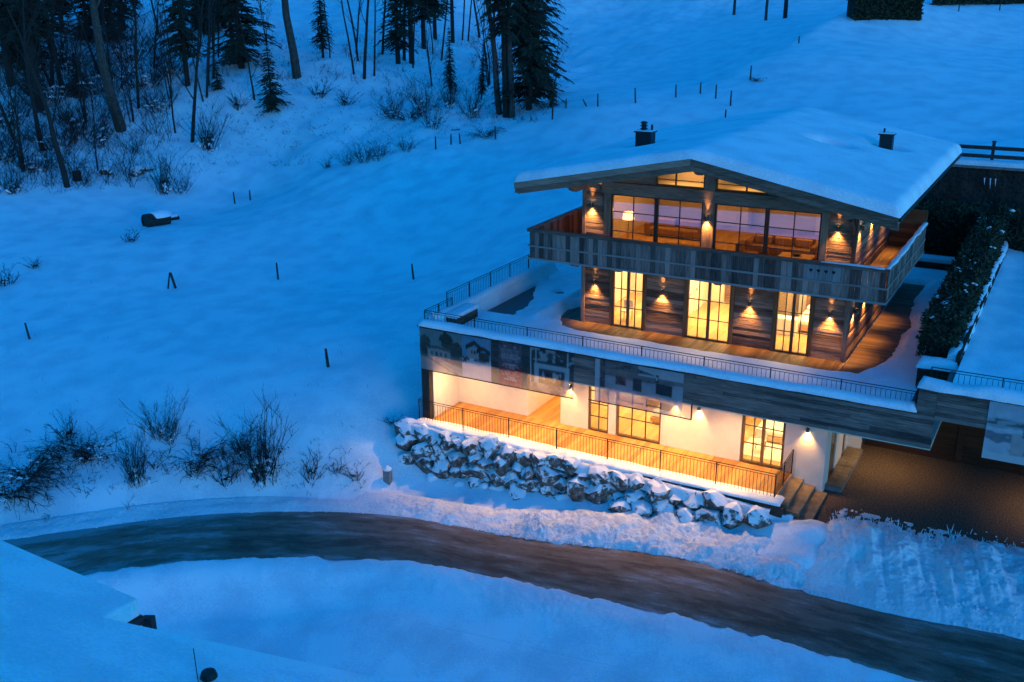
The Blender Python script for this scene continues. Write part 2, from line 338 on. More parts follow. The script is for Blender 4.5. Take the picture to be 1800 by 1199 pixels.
# road: upper (house-side) edge, lower edge, height
RU = np.array([(-40, -37, -7.3), (-22, -22.6, -6.8), (-15.7, -17.0, -6.6), (-11.8, -13.7, -6.4), (-7.8, -11.4, -6.2), (-3.4, -9.9, -6.0), (1.6, -9.4, -5.8), (3.9, -9.0, -5.7), (8.1, -8.4, -5.4), (11.7, -8.8, -5.2), (16, -8.9, -5.0), (19.3, -8.8, -4.8), (30, -8.5, -4.5), (45, -7, -4.2)], float)
RL = np.array([(-37, -40, -7.3), (-19.5, -25, -6.8), (-13.1, -19.8, -6.6), (-9.3, -16.5, -6.4), (-5.4, -14.4, -6.2), (-1.4, -12.8, -6.0), (3.1, -12.2, -5.8), (5.4, -12.1, -5.7), (9.5, -12.0, -5.4), (12.6, -12.1, -5.2), (16.6, -12.4, -5.0), (19.6, -12.9, -4.8), (30, -13, -4.5), (45, -12, -4.2)], float)
def resample(P, n):
    t = np.arange(len(P)); s = np.linspace(0, len(P)-1, n); out = np.zeros((n, P.shape[1]))
    for k in range(P.shape[1]):     # Catmull-Rom
        i = np.clip(np.floor(s).astype(int), 0, len(P)-2); f = s-i; p = P[:, k]
        p0 = p[np.maximum(i-1, 0)]; p1 = p[i]; p2 = p[i+1]; p3 = p[np.minimum(i+2, len(P)-1)]
        out[:, k] = 0.5*((2*p1)+(-p0+p2)*f+(2*p0-5*p1+4*p2-p3)*f*f+(-p0+3*p1-3*p2+p3)*f**3)
    return out
NR = 420
UE = resample(RU, NR); LE = resample(RL, NR); CE = (UE+LE)/2; HW = np.linalg.norm((UE-LE)[:, :2], axis=1)/2
def road_d(x, y):
    """distance to the road's edge (negative on it), road height, side (+ = house side)"""
    x = np.asarray(x, float); sh = x.shape; x = x.ravel(); y = np.asarray(y, float).ravel()
    best = np.full(len(x), 1e9); bz = np.zeros(len(x)); side = np.zeros(len(x)); nn = UE-LE
    for k in range(0, NR, 2):
        d = np.hypot(x-CE[k, 0], y-CE[k, 1])-HW[k]; m = d < best; best[m] = d[m]; bz[m] = CE[k, 2]
        side[m] = ((x-CE[k, 0])*nn[k, 0]+(y-CE[k, 1])*nn[k, 1])[m]
    return best.reshape(sh), bz.reshape(sh), side.reshape(sh)
CR1 = at_depth(1320, 142, 90); CR2 = at_depth(1500, 42, 103); CRT = (CR2-CR1)[:2]/np.linalg.norm((CR2-CR1)[:2]); CRN = np.array([CRT[1], -CRT[0]])   # snow crest above the meadow
def terrain(x, y):
    x = np.asarray(x, float); y = np.asarray(y, float)
    z = tps(x, y)
    far = sstep(20, 60, np.hypot(x-5, y-0))
    z = z + 0.20*fbm(x*0.10, y*0.10, 3)*(0.3+0.7*far) + 0.03*fbm(x*0.5, y*0.5, 5, 3)
    z = z + 0.03*fbm((x*0.8+y*0.6)*0.25, (y*0.8-x*0.6)*1.6, 8, 3)*sstep(-12, -6, y)
    # rougher wooded bank
    wood_ = sstep(-18, -30, x)*sstep(14, 30, y+0.25*(x+30))
    z = z + (1.1*fbm(x*0.2, y*0.2, 12, 4)+0.35*fbm(x*0.7, y*0.7, 13, 3))*wood_
    sdc = (x-CR1[0])*CRN[0]+(y-CR1[1])*CRN[1]; alc = (x-CR1[0])*CRT[0]+(y-CR1[1])*CRT[1]
    z = z + 2.0*sstep(-3.5, 1.2, sdc+0.8*fbm(x*0.1, y*0.1, 77, 2))*np.exp(-np.maximum(sdc, 0)/16)*sstep(-9, 3, alc)*sstep(60, 35, alc)
    d, rz, side = road_d(x, y)
    k = sstep(0.1, 2.4, d); z = (rz-0.10)*(1-k)+z*k
    # driveway stays level; nothing of the hill stands inside the buildings
    dr = sstep(11.2, 12.2, x)*sstep(-7.4, -6.4, y)*sstep(30, 26, x)*sstep(20, 19, y); z = z*(1-dr)+(-4.42)*dr
    inb = sstep(-5.9, -4.9, x)*sstep(-6.6, -5.4, y)*sstep(24, 23, x)*sstep(22.35, 21.95, y); z = z*(1-inb)+np.minimum(z, -4.42)*inb
    return z
def axis_lines(lo, hi, a, b, fine, coarse):
    mid = np.arange(a, b+1e-6, fine); L = [a]; s = fine
    while L[-1] > lo: s = min(s*1.08, coarse); L.append(L[-1]-s)
    U = [mid[-1]]; s = fine
    while U[-1] < hi: s = min(s*1.08, coarse); U.append(U[-1]+s)
    return np.r_[np.array(L[:0:-1]), mid, np.array(U[1:])]
gx = axis_lines(-115, 75, -36, 24, 0.34, 2.2); gy = axis_lines(-75, 195, -20, 30, 0.34, 2.0)
GX, GY = np.meshgrid(gx, gy); GZ = terrain(GX, GY)
tag(grid_mesh('snow_field', GX, GY, GZ, M_SNOW), kind='structure')
def ground(x, y):
    i = int(np.clip(np.searchsorted(gx, x)-1, 0, len(gx)-2)); j = int(np.clip(np.searchsorted(gy, y)-1, 0, len(gy)-2))
    fx = (x-gx[i])/(gx[i+1]-gx[i]); fy = (y-gy[j])/(gy[j+1]-gy[j])
    return float((GZ[j, i]*(1-fx)+GZ[j, i+1]*fx)*(1-fy)+(GZ[j+1, i]*(1-fx)+GZ[j+1, i+1]*fx)*fy)
def hit(px, py, d0=28.0):
    """where the line of sight through a point of the photograph meets the snow"""
    r = FWD + RG2*(px-900)/FOC - UP2*(py-599.5)/FOC; D = d0
    while D < 240:
        p = CAM+r*D
        if p[2] < ground(p[0], p[1]):
            a, b = D-0.4, D
            for _ in range(12):
                c = (a+b)/2; p = CAM+r*c
                if p[2] < ground(p[0], p[1]): b = c
                else: a = c
            p = CAM+r*b; return (float(p[0]), float(p[1]), ground(p[0], p[1])), b
        D += 0.4
    p = CAM+r*150; return (float(p[0]), float(p[1]), ground(p[0], p[1])), 150.0

# ------------------------------------------------------------------ road, driveway, banks
nc = 22
T = np.linspace(0, 1, nc); RX = LE[:, None, 0]*(1-T)+UE[:, None, 0]*T; RY = LE[:, None, 1]*(1-T)+UE[:, None, 1]*T; RZ = LE[:, None, 2]*(1-T)+UE[:, None, 2]*T
RZ = RZ+0.05*(1-(2*T-1)**2)+0.012*fbm(RX*0.8, RY*0.8, 4)
ext = 0.06
road = grid_mesh('road', RX, RY, RZ, M_ASPHALT); tag(road, kind='structure')
al = np.r_[0, np.cumsum(np.hypot(*np.diff(CE[:, :2], axis=0).T))]
at_ = road.data.attributes.new('along', 'FLOAT_VECTOR', 'POINT')
buf = np.zeros((NR*nc, 3)); buf[:, 0] = np.repeat(al, nc); buf[:, 1] = np.tile(T*3.6, NR); buf[:, 2] = 0.5*fbm(buf[:, 0]*0.3, buf[:, 1], 33); at_.data.foreach_set('vector', buf.ravel())

dx = np.linspace(11.4, 24.0, 90); dy = np.linspace(-6.3, 2.6, 80); DX, DY = np.meshgrid(dx, dy)
DZ = -4.37+0.012*fbm(DX*1.5, DY*1.5, 9)-0.5*sstep(-5.4, -6.3, DY+0.25*(13.5-np.minimum(DX, 13.5)))
tag(grid_mesh('driveway', DX, DY, DZ, M_GRAVEL), kind='structure')

def bank(name, label, sgn, u0, u1, off0, off1, hfun, rough, n=420, m=30, mt=None):
    """a ploughed ridge of snow along one edge of the road"""
    s = np.linspace(u0, u1, n); E = UE if sgn > 0 else LE
    ks = np.clip(s, 0, NR-1); i = np.clip(np.floor(ks).astype(int), 0, NR-2); f = (ks-i)[:, None]
    e = E[i]*(1-f)+E[i+1]*f; nn = (UE-LE)[i]*sgn; nn = nn/np.linalg.norm(nn[:, :2], axis=1)[:, None]
    t = np.linspace(0, 1, m)[None, :]
    wob = (0.30*fbm(s*0.16, s*0+2, 21+sgn, 5))[:, None]
    o = off0+wob*(1-t)+(off1-off0)*t
    X = e[:, 0:1]+nn[:, 0:1]*o; Y = e[:, 1:2]+nn[:, 1:2]*o
    G = terrain(X, Y); g0 = e[:, 2:3]
    prof = hfun(s[:, None], t)*(sstep(0, 0.12, (s-u0)/(u1-u0))*sstep(1, 0.88, (s-u0)/(u1-u0)))[:, None]
    kk = sstep(0.05, 0.45, t); Z = np.maximum(G, g0-0.05)*(1-kk)+(G if sgn < 0 else np.maximum(G, g0-0.05))*kk+prof
    lump = fbm(X*1.6, Y*1.6, 40, 5)*rough*np.minimum(1, prof*6) + np.abs(fbm(X*4.5, Y*4.5, 41, 3))*rough*0.45*np.minimum(1, prof*6)
    Z = Z+lump; Z[:, 0] = g0[:, 0]-0.06; Z[:, -1] = G[:, -1]-0.06
    o = grid_mesh(name, X, Y, Z, mt or M_SNOW_ROUGH); return tag(o, label, 'snow', kind='stuff')
def u_of(x): return float(np.interp(x, CE[:, 0], np.arange(NR)))
bank('snow_bank', 'churned ridge of ploughed snow between the boulders and the road', 1, u_of(-4), u_of(14.5), -0.12, 2.1, lambda s, t: (0.16+0.26*sstep(u_of(2), u_of(8), s))*np.sin(np.pi*np.clip(t*1.02, 0, 1))**0.8, 0.30, 520, 36)
bank('snow_bank', 'low dirty snow edge along the road below the shrubs', 1, u_of(-30), u_of(-3.8), -0.1, 1.2, lambda s, t: 0.13*np.sin(np.pi*t)**0.8+0*s, 0.10, 420, 22)
bank('snow_bank', 'clean cut snow edge on the valley side of the road', -1, u_of(-30), u_of(35), -0.02, 3.2, lambda s, t: 0.16*sstep(0, 0.05, t)*(1-sstep(0.05, 1.0, t))+0.10*(1-t)*t*fbm(s*0.05, s*0, 49)+0*s, 0.06, 700, 40, M_SNOW)
# the pile pushed up in front of the driveway
px_ = np.linspace(11.9, 24.0, 240); py_ = np.linspace(-9.4, -3.9, 130); PX, PY = np.meshgrid(px_, py_)
yb = np.interp(PX, UE[:, 0], UE[:, 1]); zb_ = np.interp(PX, UE[:, 0], UE[:, 2]); top = -5.0-0.3*fbm(PX*0.7, PX*0+1, 60, 3)-0.55*sstep(14, 12.2, PX)+0.75*sstep(15.5, 19, PX)
v_ = (PY-(yb-0.25))/(top+0.4-(yb-0.25))
prof = np.clip(np.sin(np.pi*np.clip(v_, 0, 1)), 0, 1)**0.75
ridg = np.abs(fbm(PX*1.25+PY*0.42, PY*0.16, 61, 5))*0.95+fbm(PX*0.8, PY*0.8, 63, 5)*0.75+np.abs(fbm(PX*6, PY*6, 64, 3))*0.22
edge = sstep(11.9, 12.9, PX)
lo_ = zb_+(-4.38-zb_)*sstep(0.1, 0.85, v_)
PZ = lo_-0.05+(0.42+ridg*0.55)*prof*edge+0.10*(v_ < 1.25)*(v_ > 0.9)*(fbm(PX*5, PY*5, 66, 3) > 0.12)-0.25*(v_ > 1.3)-0.2*(v_ < 0)-0.3*(1-edge)
tag(grid_mesh('snow_pile', PX, PY, PZ, M_SNOW_ROUGH), 'ploughed snow pile with ridged furrows between driveway and road', 'snow', kind='stuff')
# clods of ice along the ploughed edges
cl_ = MB(); rc = random.Random(21)
def clod(x, y, z, r):
    n0 = len(cl_.v); p = []
    for a, b, c in ((1, 0, 0), (-1, 0, 0), (0, 1, 0), (0, -1, 0), (0, 0, 1), (0, 0, -1)): p.append((x+a*r*rc.uniform(.6, 1.2), y+b*r*rc.uniform(.6, 1.2), z+c*r*rc.uniform(.5, 1.0)))
    cl_.v += p
    for f in ((0, 2, 4), (2, 1, 4), (1, 3, 4), (3, 0, 4), (2, 0, 5), (1, 2, 5), (3, 1, 5), (0, 3, 5)): cl_.f.append(tuple(n0+i for i in f)); cl_.m.append(0)
for k in range(1500):
    u = rc.uniform(u_of(-14), u_of(22)); i = int(u); xx = UE[i, 0]; sp_ = rc.random()**2*1.6
    nn = (UE-LE)[i]; nn = nn/np.linalg.norm(nn[:2]); q = UE[i]+nn*(sp_-0.12); dens_ = 0.25 if xx < 0 else 1.0
    if rc.random() > dens_: continue
    gz = float(terrain(np.array([q[0]]), np.array([q[1]]))[0]) if sp_ > 0.3 else UE[i, 2]
    clod(q[0], q[1], max(gz, UE[i, 2])+0.06+(0.25 if sp_ > 0.5 and xx > 2 else 0.0), rc.uniform(0.02, 0.10)*(0.6 if xx < 0 else 1.0))
for k in range(420):
    xx = rc.uniform(12.5, 23.5); yy = rc.gauss(-4.9+0.75*(1 if xx > 17 else 0), 0.45); clod(xx, yy, -4.35, rc.uniform(0.015, 0.07))
tag(cl_.build('snow_clods', M_SNOW_ROUGH), 'scattered clods of ploughed snow and ice beside road and driveway', 'snow', kind='stuff')
fg_ = MB()
for k in range(900):
    xx = rc.uniform(12.6, 20.5); yy = rc.gauss(-5.35+0.5*(1 if xx > 16.5 else 0), 0.38); h = rc.uniform(0.10, 0.42)*(1.3 if 13.2 < xx < 17 else 0.7); p = Vector((xx, yy, -4.42)); a = rc.random()*6.28
    q = Vector((math.cos(a)*h*0.35, math.sin(a)*h*0.35+0.1*h, h)); fg_.tube([p, p+q*0.6, p+q+Vector((0, 0, -0.08*h))], [0.012, 0.016, 0.004], 3, cap=False)
tag(fg_.build('frosted_grass', M_SNOW), 'frosted grass blades standing along the snow pile by the driveway', 'grass', kind='stuff')
# smooth drift by the steps
qx, qy = np.meshgrid(np.linspace(6.5, 14.8, 120), np.linspace(-8.6, -4.7, 80))
qb = 0.34*np.exp(-((qx-12.0)/1.5)**2-((qy+6.3)/0.8)**2)+0.30*np.exp(-((qx-9.0)/1.8)**2-((qy+7.5)/0.5)**2)+0.05*fbm(qx*1.3, qy*1.3, 71)+0.06
qe = sstep(6.5, 7.8, qx)*sstep(13.6, 12.3, qx)*sstep(-8.5, -7.6, qy)*sstep(-4.9, -5.5, qy+0.22*np.maximum(qx-12, 0)); qt = terrain(qx, qy); qw = sstep(9.8, 12.6, qx); qz = qt*(1-qw*qe)+np.maximum(qt, -4.62)*qw*qe+qb*qe-0.20*(1-qe)
tag(grid_mesh('snow_drift', qx, qy, qz, M_SNOW), 'smooth snow drift at the foot of the stone steps', 'snow', kind='stuff')
# ------------------------------------------------------------------ lamps
WARM = (1.0, 0.47, 0.12); WARM2 = (1.0, 0.58, 0.22); WARM3 = (1.0, 0.66, 0.27)
def spot(parent, loc, direction, energy, ang, blend=0.5, col=WARM, rad=0.03):
    l = bpy.data.lights.new('lamp_light', 'SPOT'); l.energy = energy*LS; l.spot_size = R(ang); l.spot_blend = blend; l.color = col; l.shadow_soft_size = rad
    o = bpy.data.objects.new('lamp_light', l); q = Vector(direction).to_track_quat('-Z', 'Y')
    return link(o, parent, Matrix.Translation(loc) @ q.to_matrix().to_4x4())
def area(parent, loc, sx, sy, energy, col=WARM2, direction=(0, 0, -1)):
    l = bpy.data.lights.new('ceiling_light', 'AREA'); l.shape = 'RECTANGLE'; l.size = sx; l.size_y = sy; l.energy = energy*LS; l.color = col
    o = bpy.data.objects.new('ceiling_light', l); q = Vector(direction).to_track_quat('-Z', 'Y')
    return link(o, parent, Matrix.Translation(loc) @ q.to_matrix().to_4x4())
LAMP_DOWN, LAMP_UP = 88.0, 40.0
def sconce(x, y, z, nx, ny, label, down=1.0, up=1.0, group='brass wall lamps on the timber walls'):
    """up-and-down wall lamp: plate, arm, two cups with a glowing disc each"""
    t = thing('wall_lamp', (x, y, z), label, 'wall lamp', group)
    cx, cy = x+nx*0.10, y+ny*0.10
    b = MB().box(min(x, x+nx*0.02)-(0.05 if nx == 0 else 0), max(x, x+nx*0.02)+(0.05 if nx == 0 else 0), min(y, y+ny*0.02)-(0.05 if ny == 0 else 0), max(y, y+ny*0.02)+(0.05 if ny == 0 else 0), z-0.06, z+0.06)
    b.build('wall_plate', M_LAMP, t)
    MB().tube([(x+nx*0.02, y+ny*0.02, z), (cx, cy, z)], 0.015, 6).build('arm', M_LAMP, t)
    c = MB().tube([(cx, cy, z-0.10), (cx, cy, z-0.03), (cx, cy, z+0.05), (cx, cy, z+0.09)], [0.075, 0.05, 0.045, 0.055], 10, cap=False).build('shade', M_LAMP, t)
    MB().tube([(cx, cy, z-0.075), (cx, cy, z-0.07)], 0.045, 10).build('bulb', M_BULB, t)
    MB().tube([(cx, cy, z+0.06), (cx, cy, z+0.065)], 0.032, 10).build('bulb', M_BULB, t)
    spot(t, (cx, cy, z-0.11), (-nx*0.16, -ny*0.16, -1), LAMP_DOWN*down, 92, 1.0)
    spot(t, (cx, cy, z+0.10), (-nx*0.12, -ny*0.12, 1), LAMP_UP*up, 34, 1.0)
    return t

# ------------------------------------------------------------------ the chalet
W = 11.51; XR = 5.57; RS = 0.199; ZR = 7.97; XL, XRR = -2.13, 13.28; RF, RB = -2.31, 15.1
def roof_z(x): return ZR-RS*abs(x-XR)
house = thing('chalet', (5.7, 4.0, -4.4), 'snow covered timber chalet with lit windows above a wide terrace', 'house')
def part(name, x0, x1, y0, y1, z0, z1, m, parent=None): return MB().box(x0, x1, y0, y1, z0, z1).build(name, m, parent or house)

# -- shell walls: a core with planks nailed on
def clad_y(core, x0, x1, z0, z1, y, m, h=0.155, out=-1):
    z = z0; k = 0
    while z < z1-0.03:
        hh = min(h*random.uniform(0.8, 1.2), z1-z)
        if z1-z-hh < 0.06: hh = z1-z
        d = random.uniform(0.022, 0.045)
        board('plank', m, core, x0, x1, min(y, y+out*d), max(y, y+out*d), z+0.007, z+hh-0.007); z += hh
def clad_x(core, y0, y1, z0, z1, x, m, h=0.155):
    z = z0
    while z < z1-0.03:
        hh = min(h*random.uniform(0.8, 1.2), z1-z)
        if z1-z-hh < 0.06: hh = z1-z
        d = random.uniform(0.022, 0.045); ym = random.uniform(y0+2, y1-2) if y1-y0 > 5 else y1
        board('plank', m, core, x, x+d, y0, ym-0.003, z+0.004, z+hh-0.004)
        if ym < y1: board('plank', m, core, x, x+d*0.9, ym+0.003, y1, z+0.004, z+hh-0.004)
        z += hh
WIN_MID = [(1.34, 3.05), (4.76, 6.93), (8.55, 10.2)]
segs = [(0, 1.34), (3.05, 4.76), (6.93, 8.55), (10.2, W)]
HM = 2.62
for a, b in segs:
    c = part('wall', a, b, 0.06, 0.26, -0.1, 3.05, M_OLD_X)
    clad_y(c, a+0.01, b-0.01, 0.0, 3.04, 0.058, M_OLD_X)
for a, b in WIN_MID: 
    c = part('lintel', a+0.002, b-0.002, 0.07, 0.25, HM+0.07, 3.05, M_OLD_X); clad_y(c, a+0.005, b-0.005, HM+0.07, 3.04, 0.066, M_OLD_X)
cs = part('wall', W-0.2, W-0.003, 0.262, 12.8, -0.1, 3.05, M_OLD_Y); clad_x(cs, 0.0, 12.8, 0.0, 3.04, W, M_OLD_Y)
cu = part('wall', W-0.2, W-0.003, 0.262, 12.8, 3.2, 6.3, M_OLD_Y); clad_x(cu, 0.0, 12.8, 3.22, 6.4, W, M_OLD_Y)
part('wall', 0.003, 0.2, 0.262, 12.8, -3.7, 6.3, M_OLD_Y); part('wall', 0.2, W-0.2, 12.6, 12.8, -3.7, 7.0, M_OLD_X)
for x in (-0.03, W-0.12):
    board('corner_post', M_OLD_Z, house, x, x+0.16, -0.035, 0.12, 0.0, 3.05); board('corner_post', M_OLD_Z, house, x, x+0.16, -0.035, 0.12, 3.22, 6.25)
# upper front wall: planked piers left and right, posts, head beam
for a, b in ((0.0, 1.0), (10.45, W)):
    c = part('wall', a, b, 0.06, 0.26, 3.2, 6.2, M_OLD_X); clad_y(c, a+0.01, b-0.01, 3.22, 6.15, 0.058, M_OLD_X)
for a, b in ((1.0, 1.3), (5.40, 5.88), (10.18, 10.45)): board('post', M_OLD_Z, house, a, b, -0.05, 0.25, 3.2, 5.9)
board('head_beam', M_OLD_X, house, 0.9, 10.55, -0.10, 0.27, 5.9, 6.38)
board('king_post', M_OLD_Z, house, 5.42, 5.86, -0.06, 0.24, 6.385, 7.5)
for a, b in ((1.0, 3.3), (8.0, 10.5)):        # boarded ends of the gable
    c = MB().prism([(a, 6.385), (b, 6.385), (b, roof_z(b)-0.37), (a, roof_z(a)-0.37)], 'y', 0.05, 0.2).build('gable_wall', M_OLD_X, house, fix=True)

def window(x0, x1, z0, z1, y, cols, rows, leaves=2, fm=None, mm=None, gm=None, fw=0.09, mw=0.035, plane='y', label=None, rz=None, top=None):
    """frame with leaves, each a grid of panes; frame, stiles and glazing bars are real bars"""
    fm = fm or M_FRAME; mm = mm or M_DARKFRAME; gm = gm or M_GLASS
    f = MB()
    f.box(x0, x0+fw, y-0.02, y+0.1, z0, z1).box(x1-fw, x1, y-0.02, y+0.1, z0, z1).box(x0+fw, x1-fw, y-0.02, y+0.1, z1-fw, z1).box(x0+fw, x1-fw, y-0.02, y+0.1, z0, z0+fw*0.8)
    o = f.build('window', fm, house)
    if label: o['label'] = label
    ix0, ix1, iz0, iz1 = x0+fw, x1-fw, z0+fw*0.8, z1-fw
    lw = (ix1-ix0)/leaves
    zs = rz or [iz0+(iz1-iz0)*k/rows for k in range(rows+1)]
    for l in range(leaves):
        a = ix0+l*lw; b = a+lw
        if l > 0: board('stile', fm, o, a-0.06, a+0.06, y-0.012, y+0.08, iz0, iz1)
        for c in range(1, cols): xx = a+lw*c/cols; board('glazing_bar', mm, o, xx-mw/2, xx+mw/2, y+0.0, y+0.06, iz0, iz1)
        for c in range(cols):
            xa, xb = a+lw*c/cols, a+lw*(c+1)/cols
            for r in range(rows):
                p = MB(); p.quad((xa, y+0.03, zs[r]), (xb, y+0.03, zs[r]), (xb, y+0.03, zs[r+1]), (xa, y+0.03, zs[r+1])); p.build('pane', gm, o)
    for r in range(1, rows): board('glazing_bar', mm, o, ix0, ix1, y+0.004, y+0.056, zs[r]-mw/2, zs[r]+mw/2)
    return o
for a, b in WIN_MID:
    board('window_post', M_FRAME, house, a+0.003, a+0.13, -0.02, 0.16, 0.0, HM+0.06); board('window_post', M_FRAME, house, b-0.13, b-0.003, -0.02, 0.16, 0.0, HM+0.06)
    window(a+0.135, b-0.135, 0.03, HM, 0.05, 2, 3, 2, fw=0.06)
for a, b in ((1.3, 3.34), (3.36, 5.40), (5.88, 8.02), (8.04, 10.18)):
    window(a+0.003, b-0.003, 3.26, 5.895, 0.04, 2, 3, 1, fm=M_DARKFRAME, gm=M_GLASS_COATED, fw=0.07, rz=[3.32, 4.28, 5.12, 5.82])
# gable lights either side of the king post
for sx in (-1, 1):
    a, b = (3.3, 5.42) if sx < 0 else (5.86, 8.0)
    za, zb = roof_z(a)-0.4, roof_z(b)-0.4
    f = MB(); z0 = 6.39
    for (p, q) in (((a, z0), (b, z0)), ((a, za), (b, zb))):
        f.prism([(p[0], p[1]), (q[0], q[1]), (q[0], q[1]+0.07), (p[0], p[1]+0.07)], 'y', 0.02, 0.12)
    f.box(a, a+0.07, 0.02, 0.12, z0+0.07, za).box(b-0.07, b, 0.02, 0.12, z0+0.07, zb)
    o = f.build('window', M_FRAME, house, fix=True)
    p = MB(); p.quad((a, 0.06, z0), (b, 0.06, z0), (b, 0.06, zb), (a, 0.06, za)); p.build('pane', M_GLASS, o)
    xm = (a+b)/2+0.2*sx; board('glazing_bar', M_FRAME, o, xm-0.03, xm+0.03, 0.03, 0.1, z0, roof_z(xm)-0.4)

# -- roof: two slabs, boarded verges, purlins with carved ends
rf = MB()
for xa, xb in ((XL, XR), (XR, XRR)):
    rf.prism([(xa, roof_z(xa)-0.22), (xb, roof_z(xb)-0.22), (xb, roof_z(xb)), (xa, roof_z(xa))], 'y', RF+0.06, RB)
roof = rf.build('roof', M_OLD_Y, house, fix=True)
def verge(y0, y1, top, h, name):
    for xa, xb in ((XL, XR), (XR, XRR)):
        MB().prism([(xa, roof_z(xa)+top-h), (xb, roof_z(xb)+top-h), (xb, roof_z(xb)+top), (xa, roof_z(xa)+top)], 'y', y0, y1).build(name, M_OLD_X, roof, fix=True)
verge(RF-0.02, RF+0.058, 0.02, 0.27, 'verge_board'); verge(RF+0.06, RF+0.13, -0.2, 0.25, 'verge_board')
verge(RF+0.30, RF+0.38, -0.23, 0.30, 'barge_rafter')
for x in (XL, XRR-0.06): board('eave_board', M_OLD_Y, roof, x, x+0.06, RF+0.14, RB, roof_z(x+0.03)-0.3, roof_z(x+0.03)-0.02)
MB().box(XRR+0.003, XRR+0.10, RF+0.1, RB, roof_z(XRR)-0.16, roof_z(XRR)-0.05).build('gutter', M_COPPER, roof)
k = 0
for yy in np.arange(RF+0.9, RB-0.3, 1.1):
    for xa, xb in ((XL+0.1, 0.0), (W, XRR-0.1)):
        MB().prism([(xa, roof_z(xa)-0.40), (xb, roof_z(xb)-0.40), (xb, roof_z(xb)-0.223), (xa, roof_z(xa)-0.223)], 'y', yy, yy+0.16).build('rafter', M_OLD_X, roof, fix=True)
def carved(name, x, w, z, h, y0, y1, m, parent):
    """timber with a stepped, rounded front end pointing at -y"""
    pr = [(y1, z), (y1, z-h), (y0+0.55, z-h), (y0+0.50, z-h*0.80), (y0+0.40, z-h*0.86), (y0+0.30, z-h*0.74), (y0+0.27, z-h*0.52), (y0+0.14, z-h*0.52), (y0+0.04, z-h*0.36), (y0, z-h*0.12), (y0, z)]
    return MB().prism(pr, 'x', x-w/2, x+w/2).build(name, m, parent, fix=True)
for x, h in ((0.12, 0.42), (XR, 0.40), (W-0.12, 0.42)):
    z = roof_z(x)-0.40
    carved('purlin', x, 0.26, z, h, -1.75, 3.0 if x != XR else 0.0, M_OLD_Y, roof)
# diagonal braces at the upper corners
for x, s in ((W-0.12, 1),):
    MB().prism([(-0.04, 5.15), (-0.04, 5.38), (-0.62, 5.86), (-0.86, 5.86)], 'x', x-0.07, x+0.07).build('brace', M_OLD_Y, roof, fix=True)

# snow on the roof
nx_, ny_ = 180, 200
sx_ = np.linspace(XL-0.06, XRR+0.06, nx_); sy_ = np.linspace(RF-0.04, RB+0.05, ny_); SX, SY = np.meshgrid(sx_, sy_)
ed = np.minimum.reduce([SX-sx_[0], sx_[-1]-SX, SY-sy_[0], sy_[-1]-SY])
ed = np.clip(ed-0.10*np.abs(fbm(SX*1.1, SY*1.1, 83, 4))*(ed < 0.8), 0, 99)
tk = (0.40+0.02*fbm(SX*0.35, SY*0.35, 84, 2))*np.sqrt(np.clip(1-(1-np.clip(ed/0.34, 0, 1))**2, 0, 1))
rid = ZR-RS*np.sqrt((SX-XR)**2+0.12)
SZ = np.maximum(rid, 0)+tk+0.012*fbm(SX*0.5, SY*0.5, 80, 2)*np.clip(ed*2, 0, 1)+0.012
def dent(cx, cy, rx, ry, dep): return dep*np.exp(-(((SX-cx)/rx)**2+((SY-cy)/ry)**2)**1.5)
SZ -= dent(8.75, 6.75, 0.90, 0.62, 0.38)+dent(10.75, 9.3, 0.85, 0.75, 0.26)+dent(1.1, 4.0, 0.85, 0.85, 0.22)+dent(6.3, 2.9, 0.5, 0.35, 0.05)
SZ[0, :] = SZ[-1, :] = -9; b_ = ZR-RS*np.abs(SX-XR)+0.006
SZ[0, :] = b_[0, :]; SZ[-1, :] = b_[-1, :]; SZ[:, 0] = b_[:, 0]; SZ[:, -1] = b_[:, -1]
tag(grid_mesh('snow_cover', SX, SY, SZ, M_SNOW_ROOF), 'thick smooth snow blanket on the chalet roof', 'snow', kind='stuff')

def chimney(x, y, w, d, z0, z1, label, pipes):
    t = thing('chimney', (x, y, z0), label, 'chimney', None)
    MB().box(x-w/2, x+w/2, y-d/2, y+d/2, z0-0.5, z1).build('stack', M_COPPER, t)
    MB().box(x-w/2-0.06, x+w/2+0.06, y-d/2-0.06, y+d/2+0.06, z1+0.002, z1+0.06).build('cap', M_COPPER, t)
    for (ox, oy, r, h, rings) in pipes:
        p = MB().tube([(x+ox, y+oy, z1+0.06), (x+ox, y+oy, z1+0.06+h)], r, 12).build('flue', M_COPPER, t)
        for q in range(rings):
            zz = z1+0.14+q*0.13; MB().tube([(x+ox, y+oy, zz), (x+ox, y+oy, zz+0.05), (x+ox, y+oy, zz+0.055)], [r*1.65, r*1.3, r*1.0], 14).build('ring', M_COPPER, t)
    MB().box(x-w/2-0.04, x+w/2+0.04, y-d/2-0.04, y+d/2+0.04, z1+0.062, z1+0.10).build('snow_cap', M_SNOW_ROOF, t)
chimney(1.12, 4.1, 0.74, 0.56, 7.15, 7.98, 'wide metal chimney with ringed cowl on the far slope of the roof', [(-0.08, 0.0, 0.11, 0.42, 3), (0.26, 0.12, 0.05, 0.28, 0)])
chimney(10.7, 9.35, 0.56, 0.46, 7.0, 7.80, 'square metal chimney with one thin pipe near the right eave', [(-0.14, 0.0, 0.045, 0.22, 0)])
t = thing('roof_window', (9.15, 6.7, 7.3), 'roof window half buried in a snow hollow', 'roof window')
MB().box(8.55, 9.45, 6.2, 7.0, 7.27, 7.47, rot=Matrix.Rotation(math.atan(RS), 3, 'Y')).build('frame', M_COPPER, t)

